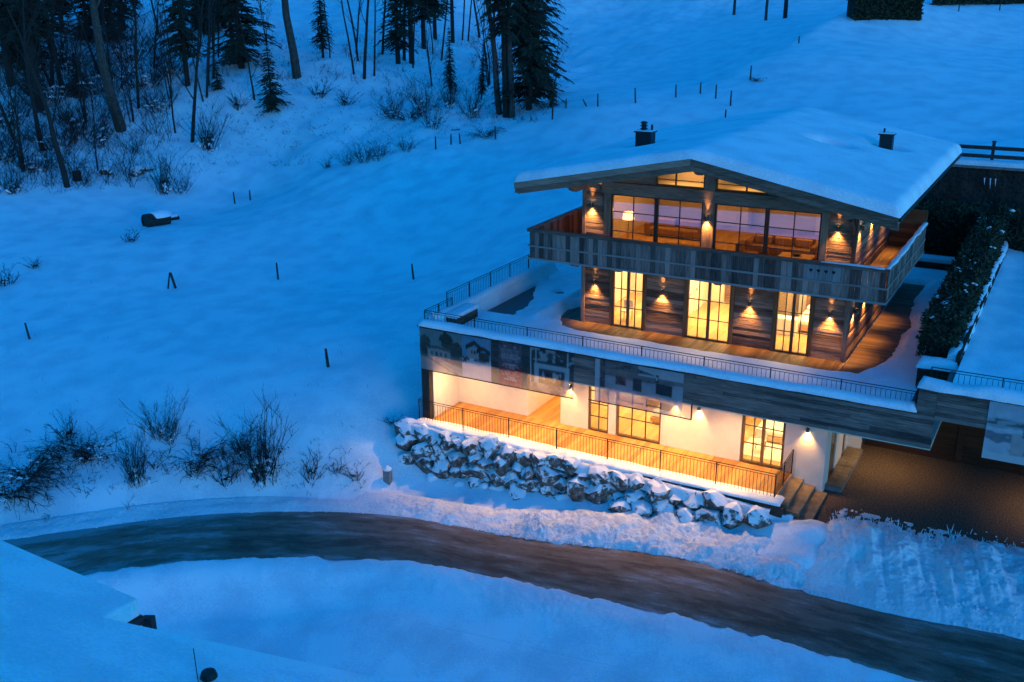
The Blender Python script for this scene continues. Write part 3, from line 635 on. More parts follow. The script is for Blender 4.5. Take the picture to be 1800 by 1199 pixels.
# -- balcony: floor, posts, a plank skirt on three sides
BX0, BX1, BY, BZ0, BZ1, BYB = -1.77, 13.06, -1.66, 3.06, 4.36, 7.4
bal = MB().box(BX0+0.05, BX1-0.05, BY+0.06, -0.055, BZ0+0.02, 3.17).box(W+0.06, BX1-0.05, -0.05, BYB, BZ0+0.02, 3.17).box(BX0+0.05, -0.05, -0.05, BYB, BZ0+0.02, 3.17).build('balcony', M_OLD_X, house)
bal['label'] = 'wrap-around balcony with weathered grey plank skirt'
def carve_xs(a, b, w):
    n = int(round((b-a)/w)); return [(a+(b-a)*k/n, a+(b-a)*(k+1)/n) for k in range(n)]
for a, b in carve_xs(BX0+0.05, BX1-0.05, 0.215):
    d = random.uniform(0, 0.012); board('plank', M_GREY_Z, bal, a+0.006, b-0.006, BY-d, BY+0.035-d, BZ0+0.06, BZ1-0.10)
for a, b in carve_xs(BY+0.06, BYB, 0.215):
    for x, s in ((BX1, -1), (BX0, 1)):
        d = random.uniform(0, 0.012); board('plank', M_GREY_Z, bal, min(x, x+s*0.035)-s*d, max(x, x+s*0.035)-s*d, a+0.006, b-0.006, BZ0+0.06, BZ1-0.10)
PALE = wood('pale_boards_z', 'z', [(0.1, (0.10, 0.10, 0.10)), (0.5, (0.22, 0.21, 0.20)), (0.9, (0.36, 0.34, 0.31))], rnd=0.3)
PALE_X = wood('pale_boards_x', 'x', [(0.1, (0.14, 0.13, 0.12)), (0.5, (0.26, 0.24, 0.22)), (0.9, (0.38, 0.35, 0.32))], rnd=0.1)
for z0, z1, d in ((BZ1-0.10, BZ1-0.03, 0.07), (3.60, 3.67, 0.045), (BZ0-0.02, BZ0+0.06, 0.05)):
    board('rail', PALE_X if z0 < 4 else M_GREY_X, bal, BX0-d, BX1+d, BY-d, BY-0.015, z0, z1)
    board('rail', M_GREY_Y, bal, BX1+0.015, BX1+d, BY-0.012, BYB, z0, z1); board('rail', M_GREY_Y, bal, BX0-d, BX0-0.015, BY-0.012, BYB, z0, z1)
board('handrail', M_OLD_X, bal, BX0-0.08, BX1+0.08, BY-0.09, BY+0.12, BZ1-0.028, BZ1+0.03)
board('handrail', M_OLD_Y, bal, BX1-0.10, BX1+0.08, BY+0.123, BYB, BZ1-0.028, BZ1+0.03); board('handrail', M_OLD_Y, bal, BX0-0.08, BX0+0.10, BY+0.123, BYB, BZ1-0.028, BZ1+0.03)
for x in np.arange(BX0+0.2, BX1, 1.85): board('post', M_OLD_Z, bal, x, x+0.1, BY+0.04, BY+0.14, 3.18, BZ1-0.03)
k = 0
for a, b in carve_xs(W+0.05, BX1-0.06, 0.14): board('floor_board', M_DECK_Y, bal, a+0.004, b-0.004, BY+0.15, BYB, 3.172, 3.20)
for a, b in carve_xs(BX0+0.06, W+0.04, 0.16): board('floor_board', M_DECK_Y, bal, a+0.004, b-0.004, BY+0.15, -0.06, 3.172, 3.20)
ew = MB().box(W+0.05, BX1, BYB+0.003, BYB+0.08, 3.1, 4.9).build('end_wall', M_DECK_X, bal)
z = 3.2
while z < 4.85: board('plank', M_DECK_X, ew, W+0.06, BX1-0.02, BYB-0.03, BYB, z, z+0.20); z += 0.21
# hearts on two pale panels: near-black shapes set proud, painting the shade of openings
def heart(cx, cz, s, y):
    pts = []
    for i in range(18):
        a = 2*math.pi*i/18; pts.append((cx+s*0.065*16*math.sin(a)**3/1.0*0.9, cz+s*0.065*(13*math.cos(a)-5*math.cos(2*a)-2*math.cos(3*a)-math.cos(4*a))))
    return pts
M_HOLE_SHADE = plain('painted_hole_shade', (0.006, 0.005, 0.005), 0.9)
for x0 in (10.05,):
    for a, b in carve_xs(x0, x0+1.35, 0.27): board('plank', PALE, bal, a+0.004, b-0.004, BY-0.030, BY-0.0135, 3.68, BZ1-0.11)
    for k2 in range(4):
        MB().prism(heart(x0+0.25+0.28*k2, 4.04, 0.075, 0), 'y', BY-0.036, BY-0.0305).build('heart', M_HOLE_SHADE, bal, fix=True)
for x in (0.1, 2.1, 4.35, 6.5, 8.65, W-0.12): carved('console', x, 0.2, BZ0+0.018, 0.34, -1.45, -0.04, M_OLD_Y, house)
carved('console', BX1-0.25, 0.16, BZ0+0.018, 0.28, -1.45, 0.5, M_OLD_Y, house)
# snow along the balcony rails
def snow_strip(name, label, pts, w, h, seed, step=0.12, mt=None, jag=0.25):
    P = [np.array(p, float) for p in pts]; seg = []
    for a, b in zip(P[:-1], P[1:]):
        n = max(2, int(np.linalg.norm(b-a)/step)); seg += [a+(b-a)*k/n for k in range(n)]
    seg.append(P[-1]); S = np.array(seg); n = len(S); T_ = np.gradient(S, axis=0); T_ /= np.linalg.norm(T_[:, :2], axis=1)[:, None]+1e-9
    N_ = np.stack([-T_[:, 1], T_[:, 0], 0*T_[:, 0]], 1); m = 13; a = np.linspace(0, math.pi, m); al_ = np.arange(n)*step
    ww = w/2*(1+jag*2*fbm(al_*1.3, al_*0+seed, seed, 4)); hh = h*(1+jag*2*fbm(al_*0.9, al_*0+seed+5, seed+3, 4)); hh[0] *= 0.15; hh[-1] *= 0.15
    X = S[:, None, 0]+N_[:, None, 0]*np.cos(a)[None]*ww[:, None]; Y = S[:, None, 1]+N_[:, None, 1]*np.cos(a)[None]*ww[:, None]
    Z = S[:, None, 2]-0.012+np.sin(a)[None]**0.6*hh[:, None]
    o = grid_mesh(name, X, Y, Z, mt or M_SNOW_ROOF); return tag(o, label, 'snow', kind='stuff')
snow_strip('snow_strip', 'snow on the handrail of the balcony\'s sunlit long side wing', [(BX1-0.01, BYB-0.1, BZ1+0.03), (BX1-0.01, BY+0.0, BZ1+0.03)], 0.20, 0.07, 5)['label'] = 'snow along the handrail of the balcony side wing'
snow_strip('snow_strip', 'snow at the balcony corner above the last heart panel', [(BX1-0.1, BY+0.01, BZ1+0.03), (10.6, BY+0.01, BZ1+0.03)], 0.18, 0.05, 6)

# ------------------------------------------------------------------ interiors (rooms are part of the chalet)
def room(x0, x1, y0, y1, z0, z1, wall, floor, planks=True, skip=()):
    m = MB()
    m.quad((x0, y1, z0), (x1, y1, z0), (x1, y1, z1), (x0, y1, z1))
    m.quad((x0, y0, z0), (x0, y1, z0), (x0, y1, z1), (x0, y0, z1)); m.quad((x1, y0, z0), (x1, y1, z0), (x1, y1, z1), (x1, y0, z1))
    o = m.build('room_wall', wall, house)
    c = MB(); c.quad((x0, y0, z1), (x1, y0, z1), (x1, y1, z1), (x0, y1, z1)); c.build('room_ceiling', M_CREAM, house)
    f = part('room_floor', x0, x1, y0, y1, z0-0.06, z0-0.022, floor)
    for a, b in carve_xs(x0, x1, 0.26): board('floor_board', floor, f, a+0.002, b-0.002, y0, y1, z0-0.02, z0)
    return o
room(0.25, 3.9, 0.27, 5.4, 0.02, 2.9, M_CREAM, M_FLOOR); room(3.95, 7.75, 0.27, 5.8, 0.02, 2.9, M_CREAM, M_FLOOR); room(7.8, W-0.25, 0.27, 5.4, 0.02, 2.9, M_CREAM, M_FLOOR)
MID_E = 88.0
for (x, y, sx) in ((2.1, 2.6, 2.4), (5.85, 2.8, 2.6), (9.5, 2.6, 2.4)): area(house, (x, y, 2.86), sx, 3.4, MID_E*(1.25 if x > 5 and x < 7 else 1.0), WARM3)
MB().box(4.75, 7.72, 5.70, 5.78, 0.022, 2.6).build('room_panel', M_OLD_X, house)
MB().box(7.83, 8.35, 3.0, 5.3, 0.022, 2.3).build('wardrobe', M_RUG, house)
d_ = MB().box(3.955, 4.01, 3.7, 4.75, 0.022, 2.2).build('door', M_WHITE, house); MB().box(4.012, 4.05, 3.78, 3.82, 1.0, 1.12).build('handle', M_BLACK, d_)
# upper living room
room(0.26, W-0.26, 0.28, 8.6, 3.2, 6.36, M_CREAM, M_FLOOR)
m = MB(); m.quad((0.3, 8.5, 6.35), (W-0.3, 8.5, 6.35), (W-0.3, 8.5, 6.6), (0.3, 8.5, 6.6)); 
UP_E = 34.0
for x in (2.4, 8.6): area(house, (x, 3.6, 6.3), 2.6, 4.0, UP_E, WARM)
# gable gallery behind the top lights
gm_ = MB(); gm_.v = [(1.2, 1.6, 6.4), (10.0, 1.6, 6.4), (10.0, 1.6, roof_z(10.0)-0.24), (XR, 1.6, ZR-0.24), (1.2, 1.6, roof_z(1.2)-0.24)]; gm_.f = [(0, 1, 2, 3, 4)]; gm_.m = [0]; gm_.build('gallery_wall', M_CREAM, house)
area(house, (4.4, 0.9, 7.15), 1.6, 0.4, 4.0, WARM); area(house, (7.0, 0.9, 7.0), 1.2, 0.4, 2.0, WARM)

# furniture, each a thing of its own
def legs(t, x0, x1, y0, y1, z0, z1, r, m):
    for x in (x0, x1):
        for y in (y0, y1): MB().tube([(x, y, z0), (x, y, z1)], r, 6).build('leg', m, t)
def sofa(x, y, z, w, d, label, rot=0.0):
    t = thing('sofa', (x, y, z), label, 'sofa')
    def b(name, x0, x1, y0, y1, z0, z1, m): 
        o = MB().box(x0, x1, y0, y1, z0, z1).build(name, m, t); md = o.modifiers.new('bevel', 'BEVEL'); md.width = 0.06; md.segments = 3; return o
    b('seat', x-w/2, x+w/2, y-d/2, y+d/2, z+0.12, z+0.42, M_SOFA); b('backrest', x-w/2, x+w/2, y+d/2-0.22, y+d/2+0.02, z+0.43, z+0.82, M_SOFA)
    for s in (-1, 1): b('armrest', x+s*(w/2+0.1)-0.12, x+s*(w/2+0.1)+0.12, y-d/2, y+d/2, z+0.1, z+0.62, M_SOFA)
    n = int(w/0.8)
    for k in range(n):
        xx = x-w/2+(k+0.5)*w/n; b('cushion', xx-w/n*0.42, xx+w/n*0.42, y+d/2-0.44, y+d/2-0.225, z+0.43, z+0.78, M_CUSHION)
    legs(t, x-w/2+0.1, x+w/2-0.1, y-d/2+0.1, y+d/2-0.1, z, z+0.12, 0.025, M_BLACK); return t
sofa(7.9, 3.3, 3.2, 2.6, 0.95, 'brown sofa with tan cushions behind the upper right panes')
sofa(2.6, 4.6, 3.2, 2.4, 0.95, 'brown sofa standing behind the striped rug upstairs')
def table(x, y, z, w, d, h, label, m=None, name='coffee_table', cat='table', tm=M_TEAK):
    t = thing(name, (x, y, z), label, cat); MB().box(x-w/2, x+w/2, y-d/2, y+d/2, z+h-0.05, z+h).build('table_top', tm, t)
    legs(t, x-w/2+0.08, x+w/2-0.08, y-d/2+0.08, y+d/2-0.08, z, z+h-0.051, 0.025, M_BLACK); return t
table(8.9, 1.75, 3.2, 1.35, 0.85, 0.46, 'low oak coffee table in front of the upstairs sofa')
bw = MB()
bw.tube([(8.9, 1.75, 3.665), (8.9, 1.75, 3.70), (8.9, 1.75, 3.76)], [0.06, 0.16, 0.2], 12); tag(bw.build('bowl', M_BLACK), 'dark round bowl on the upstairs coffee table', 'bowl')
t = thing('armchair', (6.9, 1.5, 3.2), 'dark armchair seen low behind the balcony upstairs', 'chair')
for nm, bx in (('seat', (6.5, 7.3, 1.1, 1.9, 3.32, 3.62)), ('backrest', (6.5, 6.68, 1.1, 1.9, 3.63, 4.05))):
    o = MB().box(*bx).build(nm, M_SOFA, t); md = o.modifiers.new('bevel', 'BEVEL'); md.width = 0.05; md.segments = 3
legs(t, 6.6, 7.2, 1.2, 1.8, 3.2, 3.32, 0.02, M_BLACK)
rg = MB().box(2.6, 5.0, 1.0, 3.4, 3.204, 3.216).build('rug', M_RUG); tag(rg, 'woven rug on the upstairs floor beside the floor lamp', 'rug')
def floor_lamp(x, y, z, h, label, r=0.2, power=9):
    t = thing('floor_lamp', (x, y, z), label, 'lamp'); MB().tube([(x, y, z), (x, y, z+0.03)], 0.16, 14).build('base', M_BLACK, t)
    MB().tube([(x, y, z+0.03), (x, y, z+h-0.1)], 0.015, 6).build('pole', M_BLACK, t)
    MB().tube([(x, y, z+h-0.3), (x, y, z+h)], [r, r*0.85], 16, cap=False).build('lamp_shade', M_SHADE, t)
    l = bpy.data.lights.new('bulb', 'POINT'); l.energy = power*LS; l.color = WARM; l.shadow_soft_size = 0.06; link(bpy.data.objects.new('bulb', l), t, Matrix.Translation((x, y, z+h-0.05))); return t
floor_lamp(1.75, 0.9, 3.2, 1.75, 'floor lamp with glowing drum shade behind the leftmost upper pane', 0.26)
def shelf_unit(x0, x1, y0, y1, z0, z1, label, m=M_WHITE, n=3, name='cabinet'):
    t = thing(name, ((x0+x1)/2, (y0+y1)/2, z0), label, 'cabinet'); MB().box(x0, x1, y0+0.03, y1, z0, z1).build('body', m, t)
    for k in range(n):
        a = x0+(x1-x0)*k/n; b = x0+(x1-x0)*(k+1)/n; board('door', m, t, a+0.012, b-0.012, y0, y0+0.028, z0+0.03, z1-0.03)
    return t
shelf_unit(8.2, 10.8, 7.9, 8.5, 3.2, 5.5, 'tall pale cabinet on the back wall of the upper room', M_WHITE, 4)
shelf_unit(3.4, 5.0, 7.9, 8.5, 3.2, 4.9, 'waist-high pale cupboard at the back of the upper room', M_WHITE, 3)
# ground and middle rooms
def bed(x, y, z, w, l, label, axis='y'):
    t = thing('bed', (x, y, z), label, 'bed')
    MB().box(x-w/2, x+w/2, y-l/2, y+l/2, z+0.1, z+0.32).build('frame', M_TEAK, t)
    o = MB().box(x-w/2+0.03, x+w/2-0.03, y-l/2+0.03, y+l/2-0.03, z+0.322, z+0.56).build('mattress', M_LINEN, t); md = o.modifiers.new('bevel', 'BEVEL'); md.width = 0.07; md.segments = 3
    MB().box(x-w/2-0.05, x+w/2+0.05, y+l/2+0.003, y+l/2+0.1, z, z+1.15).build('headboard', M_SOFA, t)
    for s in (-1, 1):
        o = MB().box(x+s*w/4-w*0.2, x+s*w/4+w*0.2, y+l/2-0.55, y+l/2-0.1, z+0.565, z+0.74).build('pillow', M_LINEN, t); md = o.modifiers.new('bevel', 'BEVEL'); md.width = 0.07; md.segments = 3
    legs(t, x-w/2+0.1, x+w/2-0.1, y-l/2+0.1, y+l/2-0.1, z, z+0.1, 0.03, M_BLACK); return t
bed(9.75, 3.9, 0.02, 1.9, 2.1, 'double bed with white linen behind the middle floor\'s right doors')
shelf_unit(8.0, 9.0, 2.2, 2.7, 0.02, 0.75, 'low white cabinet inside the middle floor\'s right doors', M_WHITE, 2)
def chair(x, y, z, label, m=M_LINEN, a=0.0):
    t = thing('chair', (x, y, z), label, 'chair'); MB().box(x-0.22, x+0.22, y-0.22, y+0.22, z+0.44, z+0.48).build('seat', m, t)
    MB().box(x-0.22, x+0.22, y+0.19, y+0.22, z+0.482, z+0.9).build('backrest', m, t); legs(t, x-0.19, x+0.19, y-0.19, y+0.19, z, z+0.438, 0.018, M_BLACK); return t
chair(1.75, 1.0, 0.02, 'white chair just inside the first tall window of the middle floor')
def tripod(x, y, z, label):
    t = thing('tripod_lamp', (x, y, z), label, 'lamp')
    for k in range(3):
        a = k*2.09+0.4; MB().tube([(x+0.42*math.cos(a), y+0.42*math.sin(a), z), (x, y, z+1.25)], 0.02, 6).build('leg', M_TEAK, t)
    MB().tube([(x, y, z+1.25), (x, y, z+1.30)], 0.05, 8).build('hub', M_BLACK, t); MB().tube([(x, y, z+1.3), (x, y, z+1.62)], [0.24, 0.2], 16, cap=False).build('lamp_shade', M_SOFA, t); return t
tripod(2.55, 1.7, 0.02, 'tripod floor lamp with brown drum shade behind the first tall window')
table(3.3, 2.6, 0.02, 0.7, 1.5, 0.75, 'narrow desk against the side wall of the first middle room', name='desk', cat='desk')
pc = thing('picture', (4.0, 3.0, 1.5), 'pale framed panel leaning by the side wall of the middle room', 'picture')
MB().box(3.97, 4.02, 2.4, 3.2, 1.0, 2.0).build('frame', M_BLACK, pc); MB().box(4.022, 4.03, 2.45, 3.15, 1.05, 1.95).build('canvas', M_LINEN, pc)

# ------------------------------------------------------------------ ground floor, porch, terrace deck
G = -3.72; CEIL = -0.78; YW = -3.1
gf = house
def wallbox(x0, x1, y0, y1, z0=G-0.3, z1=CEIL+0.02, m=M_PLASTER): return part('wall', x0, x1, y0, y1, z0, z1, m)
wallbox(-4.98, -4.68, -5.1, -2.85); wallbox(-4.678, -1.13, -3.03, -2.85); wallbox(-1.33, -1.131, -2.848, 1.2); wallbox(-1.128, 0.75, 1.0, 1.2); wallbox(0.55, 0.75, YW+0.222, 0.998)
wallbox(0.53, 1.83, YW, YW+0.22); wallbox(2.78, 3.12, YW, YW+0.22); wallbox(5.12, 8.48, YW, YW+0.22); wallbox(10.2, 11.78, YW, YW+0.22, z0=-4.6)
for a, b in ((1.832, 2.778), (3.122, 5.118), (8.482, 10.198)): part('lintel', a, b, YW+0.01, YW+0.21, -1.28, CEIL+0.02, M_PLASTER)
wallbox(11.56, 11.78, YW+0.222, -2.2, z0=-4.6); wallbox(11.56, 11.75, -0.2, 0.4, z0=-4.6); wallbox(11.56, 11.75, 1.0, 1.6, z0=-4.6); wallbox(11.752, 12.3, 1.42, 1.6, z0=-4.6); 
window(1.835, 2.775, G+0.01, -1.285, YW+0.07, 2, 4, 1, fw=0.07); window(3.125, 5.115, G+0.01, -1.285, YW+0.07, 3, 3, 1, fw=0.08, gm=M_GLASS); window(8.485, 10.195, G+0.01, -1.285, YW+0.07, 2, 3, 2, fw=0.10)
# entrance doors on the side
ed_ = MB().box(11.60, 11.70, -2.198, -1.0, -4.15, -1.3).build('door', M_FRAME, house); p = MB(); p.quad((11.71, -2.0, -3.9), (11.71, -1.2, -3.9), (11.71, -1.2, -1.5), (11.71, -2.0, -1.5)); p.build('pane', M_GLASS, ed_)
wallbox(11.56, 11.75, -0.998, -0.202, z0=-4.6); part('door', 11.58, 11.70, 0.402, 0.998, -4.15, -1.3, M_BLACK)
part('slab', -5.0, 15.6, -5.3, 2.6, CEIL, -0.62, M_CREAM)
def porch_floor():
    f = part('porch_floor', -4.95, 10.62, -5.75, YW-0.002, G-0.5, G-0.03, M_CONC)
    for a, b in carve_xs(-4.66, 10.6, 0.21): board('floor_board', M_PORCH, f, a+0.003, b-0.003, -5.45 if a > -1.13 else -5.45, (YW-0.003) if a > -1.3 else -3.035, G-0.028, G)
    for a, b in carve_xs(-1.12, 0.54, 0.21): board('floor_board', M_PORCH, f, a+0.003, b-0.003, YW, 0.99, G-0.028, G)
porch_floor()
room(0.76, 7.0, YW+0.23, 1.6, G, CEIL-0.06, M_CREAM, M_FLOOR); room(7.05, 11.5, YW+0.23, 1.6, G, CEIL-0.06, M_CREAM, M_FLOOR)
GF_E = 62.0
area(house, (3.6, -0.9, CEIL-0.10), 4.0, 3.0, GF_E*1.2, WARM3); area(house, (9.2, -0.9, CEIL-0.10), 3.0, 3.0, GF_E, WARM3); area(house, (-0.3, -0.6, CEIL-0.02), 1.0, 2.6, 34.0)
bed(4.9, -0.2, G, 1.9, 2.1, 'double bed glimpsed behind the wide ground floor window')
bed(9.35, 0.2, G, 1.9, 2.1, 'bed with pale cover behind the ground floor\'s right doors')
rg = MB().box(8.2, 10.6, -2.4, -0.6, G+0.004, G+0.014).build('rug', M_LINEN); tag(rg, 'pale rug inside the ground floor\'s right doors', 'rug')
shelf_unit(1.2, 2.6, 1.0, 1.55, G, G+2.0, 'tall white wardrobe behind the narrow ground floor window', M_WHITE, 3)
chair(8.9, -1.8, G, 'wire-legged pale chair inside the ground floor\'s right doors')
# porch ceiling lights: flush fittings
def downlight(x, y, z, e, label, ang=134, group='flush porch ceiling lights'):
    t = house; MB().tube([(x, y, z-0.03), (x, y, z)], 0.09, 14).build('ceiling_lamp', M_LAMP, t)
    MB().tube([(x, y, z-0.036), (x, y, z-0.031)], 0.07, 14).build('lamp_lens', M_BULB, t); spot(t, (x, y, z-0.05), (0, 0, -1), e, ang, 1.0, WARM2, 0.08)
PORCH_E = 205.0
for k, x in enumerate((-3.6, -0.3, 2.6, 5.6, 8.4)):
    downlight(x, -4.65, CEIL, PORCH_E, 'flush ceiling lamp under the porch, hidden by the plank fascia')
downlight(13.4, 0.2, CEIL, 120.0, '', 104); downlight(20.2, -0.6, -0.4, 170.0, '', 100)
for x, z, lab in ((1.0, -1.86, 'wall lamp on white plaster at the lower corner of the long banner'), (5.75, -1.70, 'wall lamp on white plaster shining through the beamed room banner'), (6.74, -1.70, 'wall lamp on white plaster just clear of the beamed room banner'), (11.05, -1.75, 'wall lamp on white plaster above the stone steps')):
    sconce(x, YW-0.002, z, 0, -1, lab, 0.55, 0.5, 'wall lamps on the white plaster of the porch')
for x, z, lab in ((0.63, 1.94, 'wall lamp left of the first tall window on the middle floor'), (3.80, 1.92, 'wall lamp between the first and second tall windows of the middle floor'), (7.6, 1.92, 'wall lamp between the second and third tall windows of the middle floor'), (10.83, 1.93, 'wall lamp right of the third tall window by the middle floor\'s corner'),
                  (0.43, 5.34, 'wall lamp on the upper floor\'s left pier above the balcony'), (10.82, 5.36, 'wall lamp on the upper floor\'s right pier above the balcony')):
    sconce(x, 0.01, z, 0, -1, lab)
sconce(5.60, -0.052, 5.27, 0, -1, 'wall lamp on the post between the upper windows', 1.0, 1.0)
for y, z, lab in ((0.85, 1.94, 'wall lamp on the side wall next to the deck corner'), (3.1, 1.94, 'second wall lamp along the side wall above the deck'), (6.2, 1.94, 'third wall lamp along the side wall above the deck'),
                  (0.5, 5.36, 'wall lamp on the balcony side wall next to the corner'), (2.9, 5.3, 'second wall lamp on the balcony side wall'), (5.6, 5.3, 'third wall lamp on the balcony side wall')):
    sconce(W+0.05, y, z, 1, 0, lab)

sconce(-0.05, 2.2, 5.3, -1, 0, 'wall lamp on the far side wall lighting the inside of the balcony skirt')
# fascia of old boards round the terrace
FY = -5.40
fa = part('fascia', -5.08, 15.60, FY, FY+0.10, -0.68, 0.50, M_GREY_X)
def clad_seg(core, x0, x1, z0, z1, y, m):
    z = z0
    while z < z1-0.03:
        hh = min(random.uniform(0.10, 0.17), z1-z)
        if z1-z-hh < 0.06: hh = z1-z
        x = x0; 
        while x < x1-0.05:
            ln = random.uniform(3.0, 5.5); e = x1 if x1-x-ln < 1.5 else x+ln; d = random.uniform(0.02, 0.045)
            board('plank', m, core, x+0.002, e-0.002, y-d, y-0.002, z+0.003, z+hh-0.003); x = e
        z += hh
clad_seg(fa, -5.08, 15.62, -0.68, 0.50, FY, M_GREY_X)
for a, b in carve_xs(-5.4, 0.0, 0.9): pass
c = part('parapet', -5.06, 15.0, FY+0.102, FY+0.42, -0.1, 0.54, M_CONC)
part('coping', -5.16, 15.02, FY-0.10, FY+0.45, 0.545, 0.60, M_COPPER)
part('coping', -5.16, -4.70, FY+0.452, 6.2, 0.545, 0.60, M_COPPER); part('parapet', -5.08, -4.76, FY+0.422, 6.2, -3.9, 0.543, M_CONC)
part('column', -5.08, -4.70, FY+0.001, FY+0.30, G-0.4, -0.682, M_POST)
part('terrace_slab', -4.75, 15.0, -4.97, -0.01, -0.6, -0.10, M_CONC); part('terrace_slab', -4.75, -0.02, 0.0, 12.8, -0.6, -0.10, M_CONC); part('terrace_slab', W+0.06, 15.0, 0.0, 20, -0.6, -0.10, M_CONC)
# deck boards
dk = part('deck', -1.4, 12.0, -1.35, 0.05, -0.09, -0.035, M_OLD_X)
for a, b in carve_xs(-1.5, 11.60, 0.15): board('deck_board', M_DECK_Y, dk, a+0.004, b-0.004, -2.0, 0.055 if a > -0.1 and b < W+0.1 else 2.6, -0.033, 0.0)
dk2 = part('deck', 12.02, 13.2, -1.8, 12.8, -0.09, -0.035, M_OLD_X)
for a, b in carve_xs(-2.0, 14.0, 0.15): board('deck_board', M_DECK_X, dk2, W+0.1 if a > 0 else 11.62, 13.25, a+0.004, b-0.004, -0.033, 0.0)

# terrace snow, kept off the deck and the pool cover
POOL = (-4.62, -2.05, -1.25, 5.6)
tx, ty = np.meshgrid(np.linspace(-4.74, 14.62, 330), np.linspace(-5.0, 20.0, 330))
ex = 12.95+0.25*fbm(ty*0.5, ty*0, 90)-0.75*sstep(1.2, -1.7, ty)-0.4*sstep(6, 12, ty)
def sd(x, y):      # >0 where snow lies
    front = (-1.45-0.12*fbm(x*0.6, x*0, 91)-0.0*sstep(0.5, -0.5, x)+0.55*sstep(0.8, -0.8, x)+0.25*sstep(11.0, 12.4, x))-y
    right = x-ex; left = np.where(y < 0, (-1.05-0.25*(y+0.6)**2*0+0.10*fbm(y, y*0, 92))-x, -0.25-x+0.0*y)
    left2 = np.where(y > -1.4, (-0.42-0.75*sstep(-1.3, 0.6, y)*sstep(3.5, 1.0, y)+0.1*fbm(y*1.5, y*0, 92))-x, -99)
    back = y-(13.2)
    return np.maximum.reduce([front, right, left2, back])
s_ = sd(tx, ty)+0.06*fbm(tx*3, ty*3, 93)
tz = -0.12+0.36*np.sqrt(np.clip(s_/0.45, 0, 1))*(s_ > 0)+0.03*fbm(tx*0.9, ty*0.9, 94)*(s_ > 0)
inp = np.minimum.reduce([tx-POOL[0], POOL[1]-tx, ty-POOL[2], POOL[3]-ty])
edgep = np.interp(ty, [-1.3, 1.2, 3.3, 4.9], [-3.0, -3.4, -4.1, -4.65])+0.28*fbm(ty*1.1, ty*0, 95, 5)   # ragged edge of the snow sliding over the cover
cov = tx > edgep
lowp = sstep(-0.05, 0.12, inp)
tz = tz*(1-lowp)+lowp*np.where(cov, 0.02+0.10*np.clip((tx-edgep)/0.8, 0, 1)+0.05*fbm(tx*1.3, ty*1.3, 96), -0.40)
tz += 0.16*np.exp(-((tx+1.75)/0.28)**2)*sstep(-1.6, -0.8, ty)*sstep(6, 4, ty)       # kerb between pool and deck
tz -= 0.22*np.exp(-((tx+2.9)/0.28)**2-((ty-3.6)/0.35)**2)
tz += 0.45*sstep(-4.45, -4.74, tx)*(ty < 6.6)+0.42*sstep(-4.3, -5.0, ty)*(s_ > 0)
tag(grid_mesh('snow_cover', tx, ty, tz, M_SNOW_ROOF), 'untouched snow lying over the terrace around the cleared deck', 'snow', kind='stuff')
pl = thing('pool', (-3.3, 2, -0.2), 'dark covered pool half hidden under sliding snow on the terrace', 'pool')
MB().box(POOL[0]-0.1, POOL[1]+0.1, POOL[2]-0.1, POOL[3]+0.1, -0.098, -0.02).build('pool_cover', M_POOL, pl)
bx = thing('planter_box', (-4.35, -3.1, 0.1), 'long dark box capped with snow in the terrace corner', 'box')
rr_ = Matrix.Rotation(R(12), 3, 'Z')
MB().box(-4.55, -4.05, -4.1, -2.3, 0.0, 0.62).build('box_body', M_OLD_Y, bx); o = MB().box(-4.6, -4.0, -4.15, -2.25, 0.622, 0.82).build('snow_cap', M_SNOW_ROOF, bx); md = o.modifiers.new('bevel', 'BEVEL'); md.width = 0.09; md.segments = 3
snow_strip('snow_strip', 'long snow roll on the front edge of the terrace', [(-5.1, FY+0.16, 0.6), (15.05, FY+0.16, 0.6)], 0.62, 0.23, 11, jag=0.10)
snow_strip('snow_strip', 'snow on the terrace edge along the tall side railing', [(-4.92, FY+0.4, 0.6), (-4.92, 6.3, 0.6)], 0.55, 0.24, 12, jag=0.12)

# railings
def railing(name, label, pts, zb, zt, gap, posts, br=0.009, rr=0.016, group=None, upper=0.09, vertical_to=None):
    P = [Vector(p) for p in pts]; t = thing(name, (P[0].x, P[0].y, zb), label, 'railing', group)
    bm_ = MB().tube([(0, 0, 0), (0, 0, 1)], br, 5).mesh('baluster', M_IRON); pm_ = MB().box(-0.018, 0.018, -0.018, 0.018, 0, 1).mesh('post', M_IRON)
    for a, b in zip(P[:-1], P[1:]):
        L_ = (b-a).length; n = int(L_/gap); dz = a.z
        for zz, nm in ((zt, 'top_rail'), (zt-upper, 'upper_rail'), (zb+0.05, 'lower_rail')):
            MB().tube([(a.x, a.y, zz+a.z), (b.x, b.y, zz+b.z)], rr if nm == 'top_rail' else 0.011, 6).build(nm, M_IRON, t)
        for k in range(1, n):
            p = a.lerp(b, k/n); o = bpy.data.objects.new('baluster', bm_); link(o, t, Matrix.Translation((p.x, p.y, zb+0.05+p.z)) @ Matrix.Diagonal((1, 1, zt-upper-zb-0.05, 1)))
        m_ = max(1, int(round(L_/posts)))
        for k in range(m_+1):
            p = a.lerp(b, k/m_); o = bpy.data.objects.new('post', pm_); link(o, t, Matrix.Translation((p.x, p.y, zb-0.05+p.z)) @ Matrix.Diagonal((1, 1, zt-zb+0.05, 1)))
    return t
railing('railing', 'long low iron railing above the snow on the terrace front', [(-4.95, FY+0.22, 0), (14.95, FY+0.22, 0)], 0.72, 1.20, 0.165, 2.5)
railing('railing', 'short low iron railing on the terrace corner\'s side', [(-4.95, FY+0.22, 0), (-4.95, -3.0, 0)], 0.72, 1.20, 0.165, 1.2)
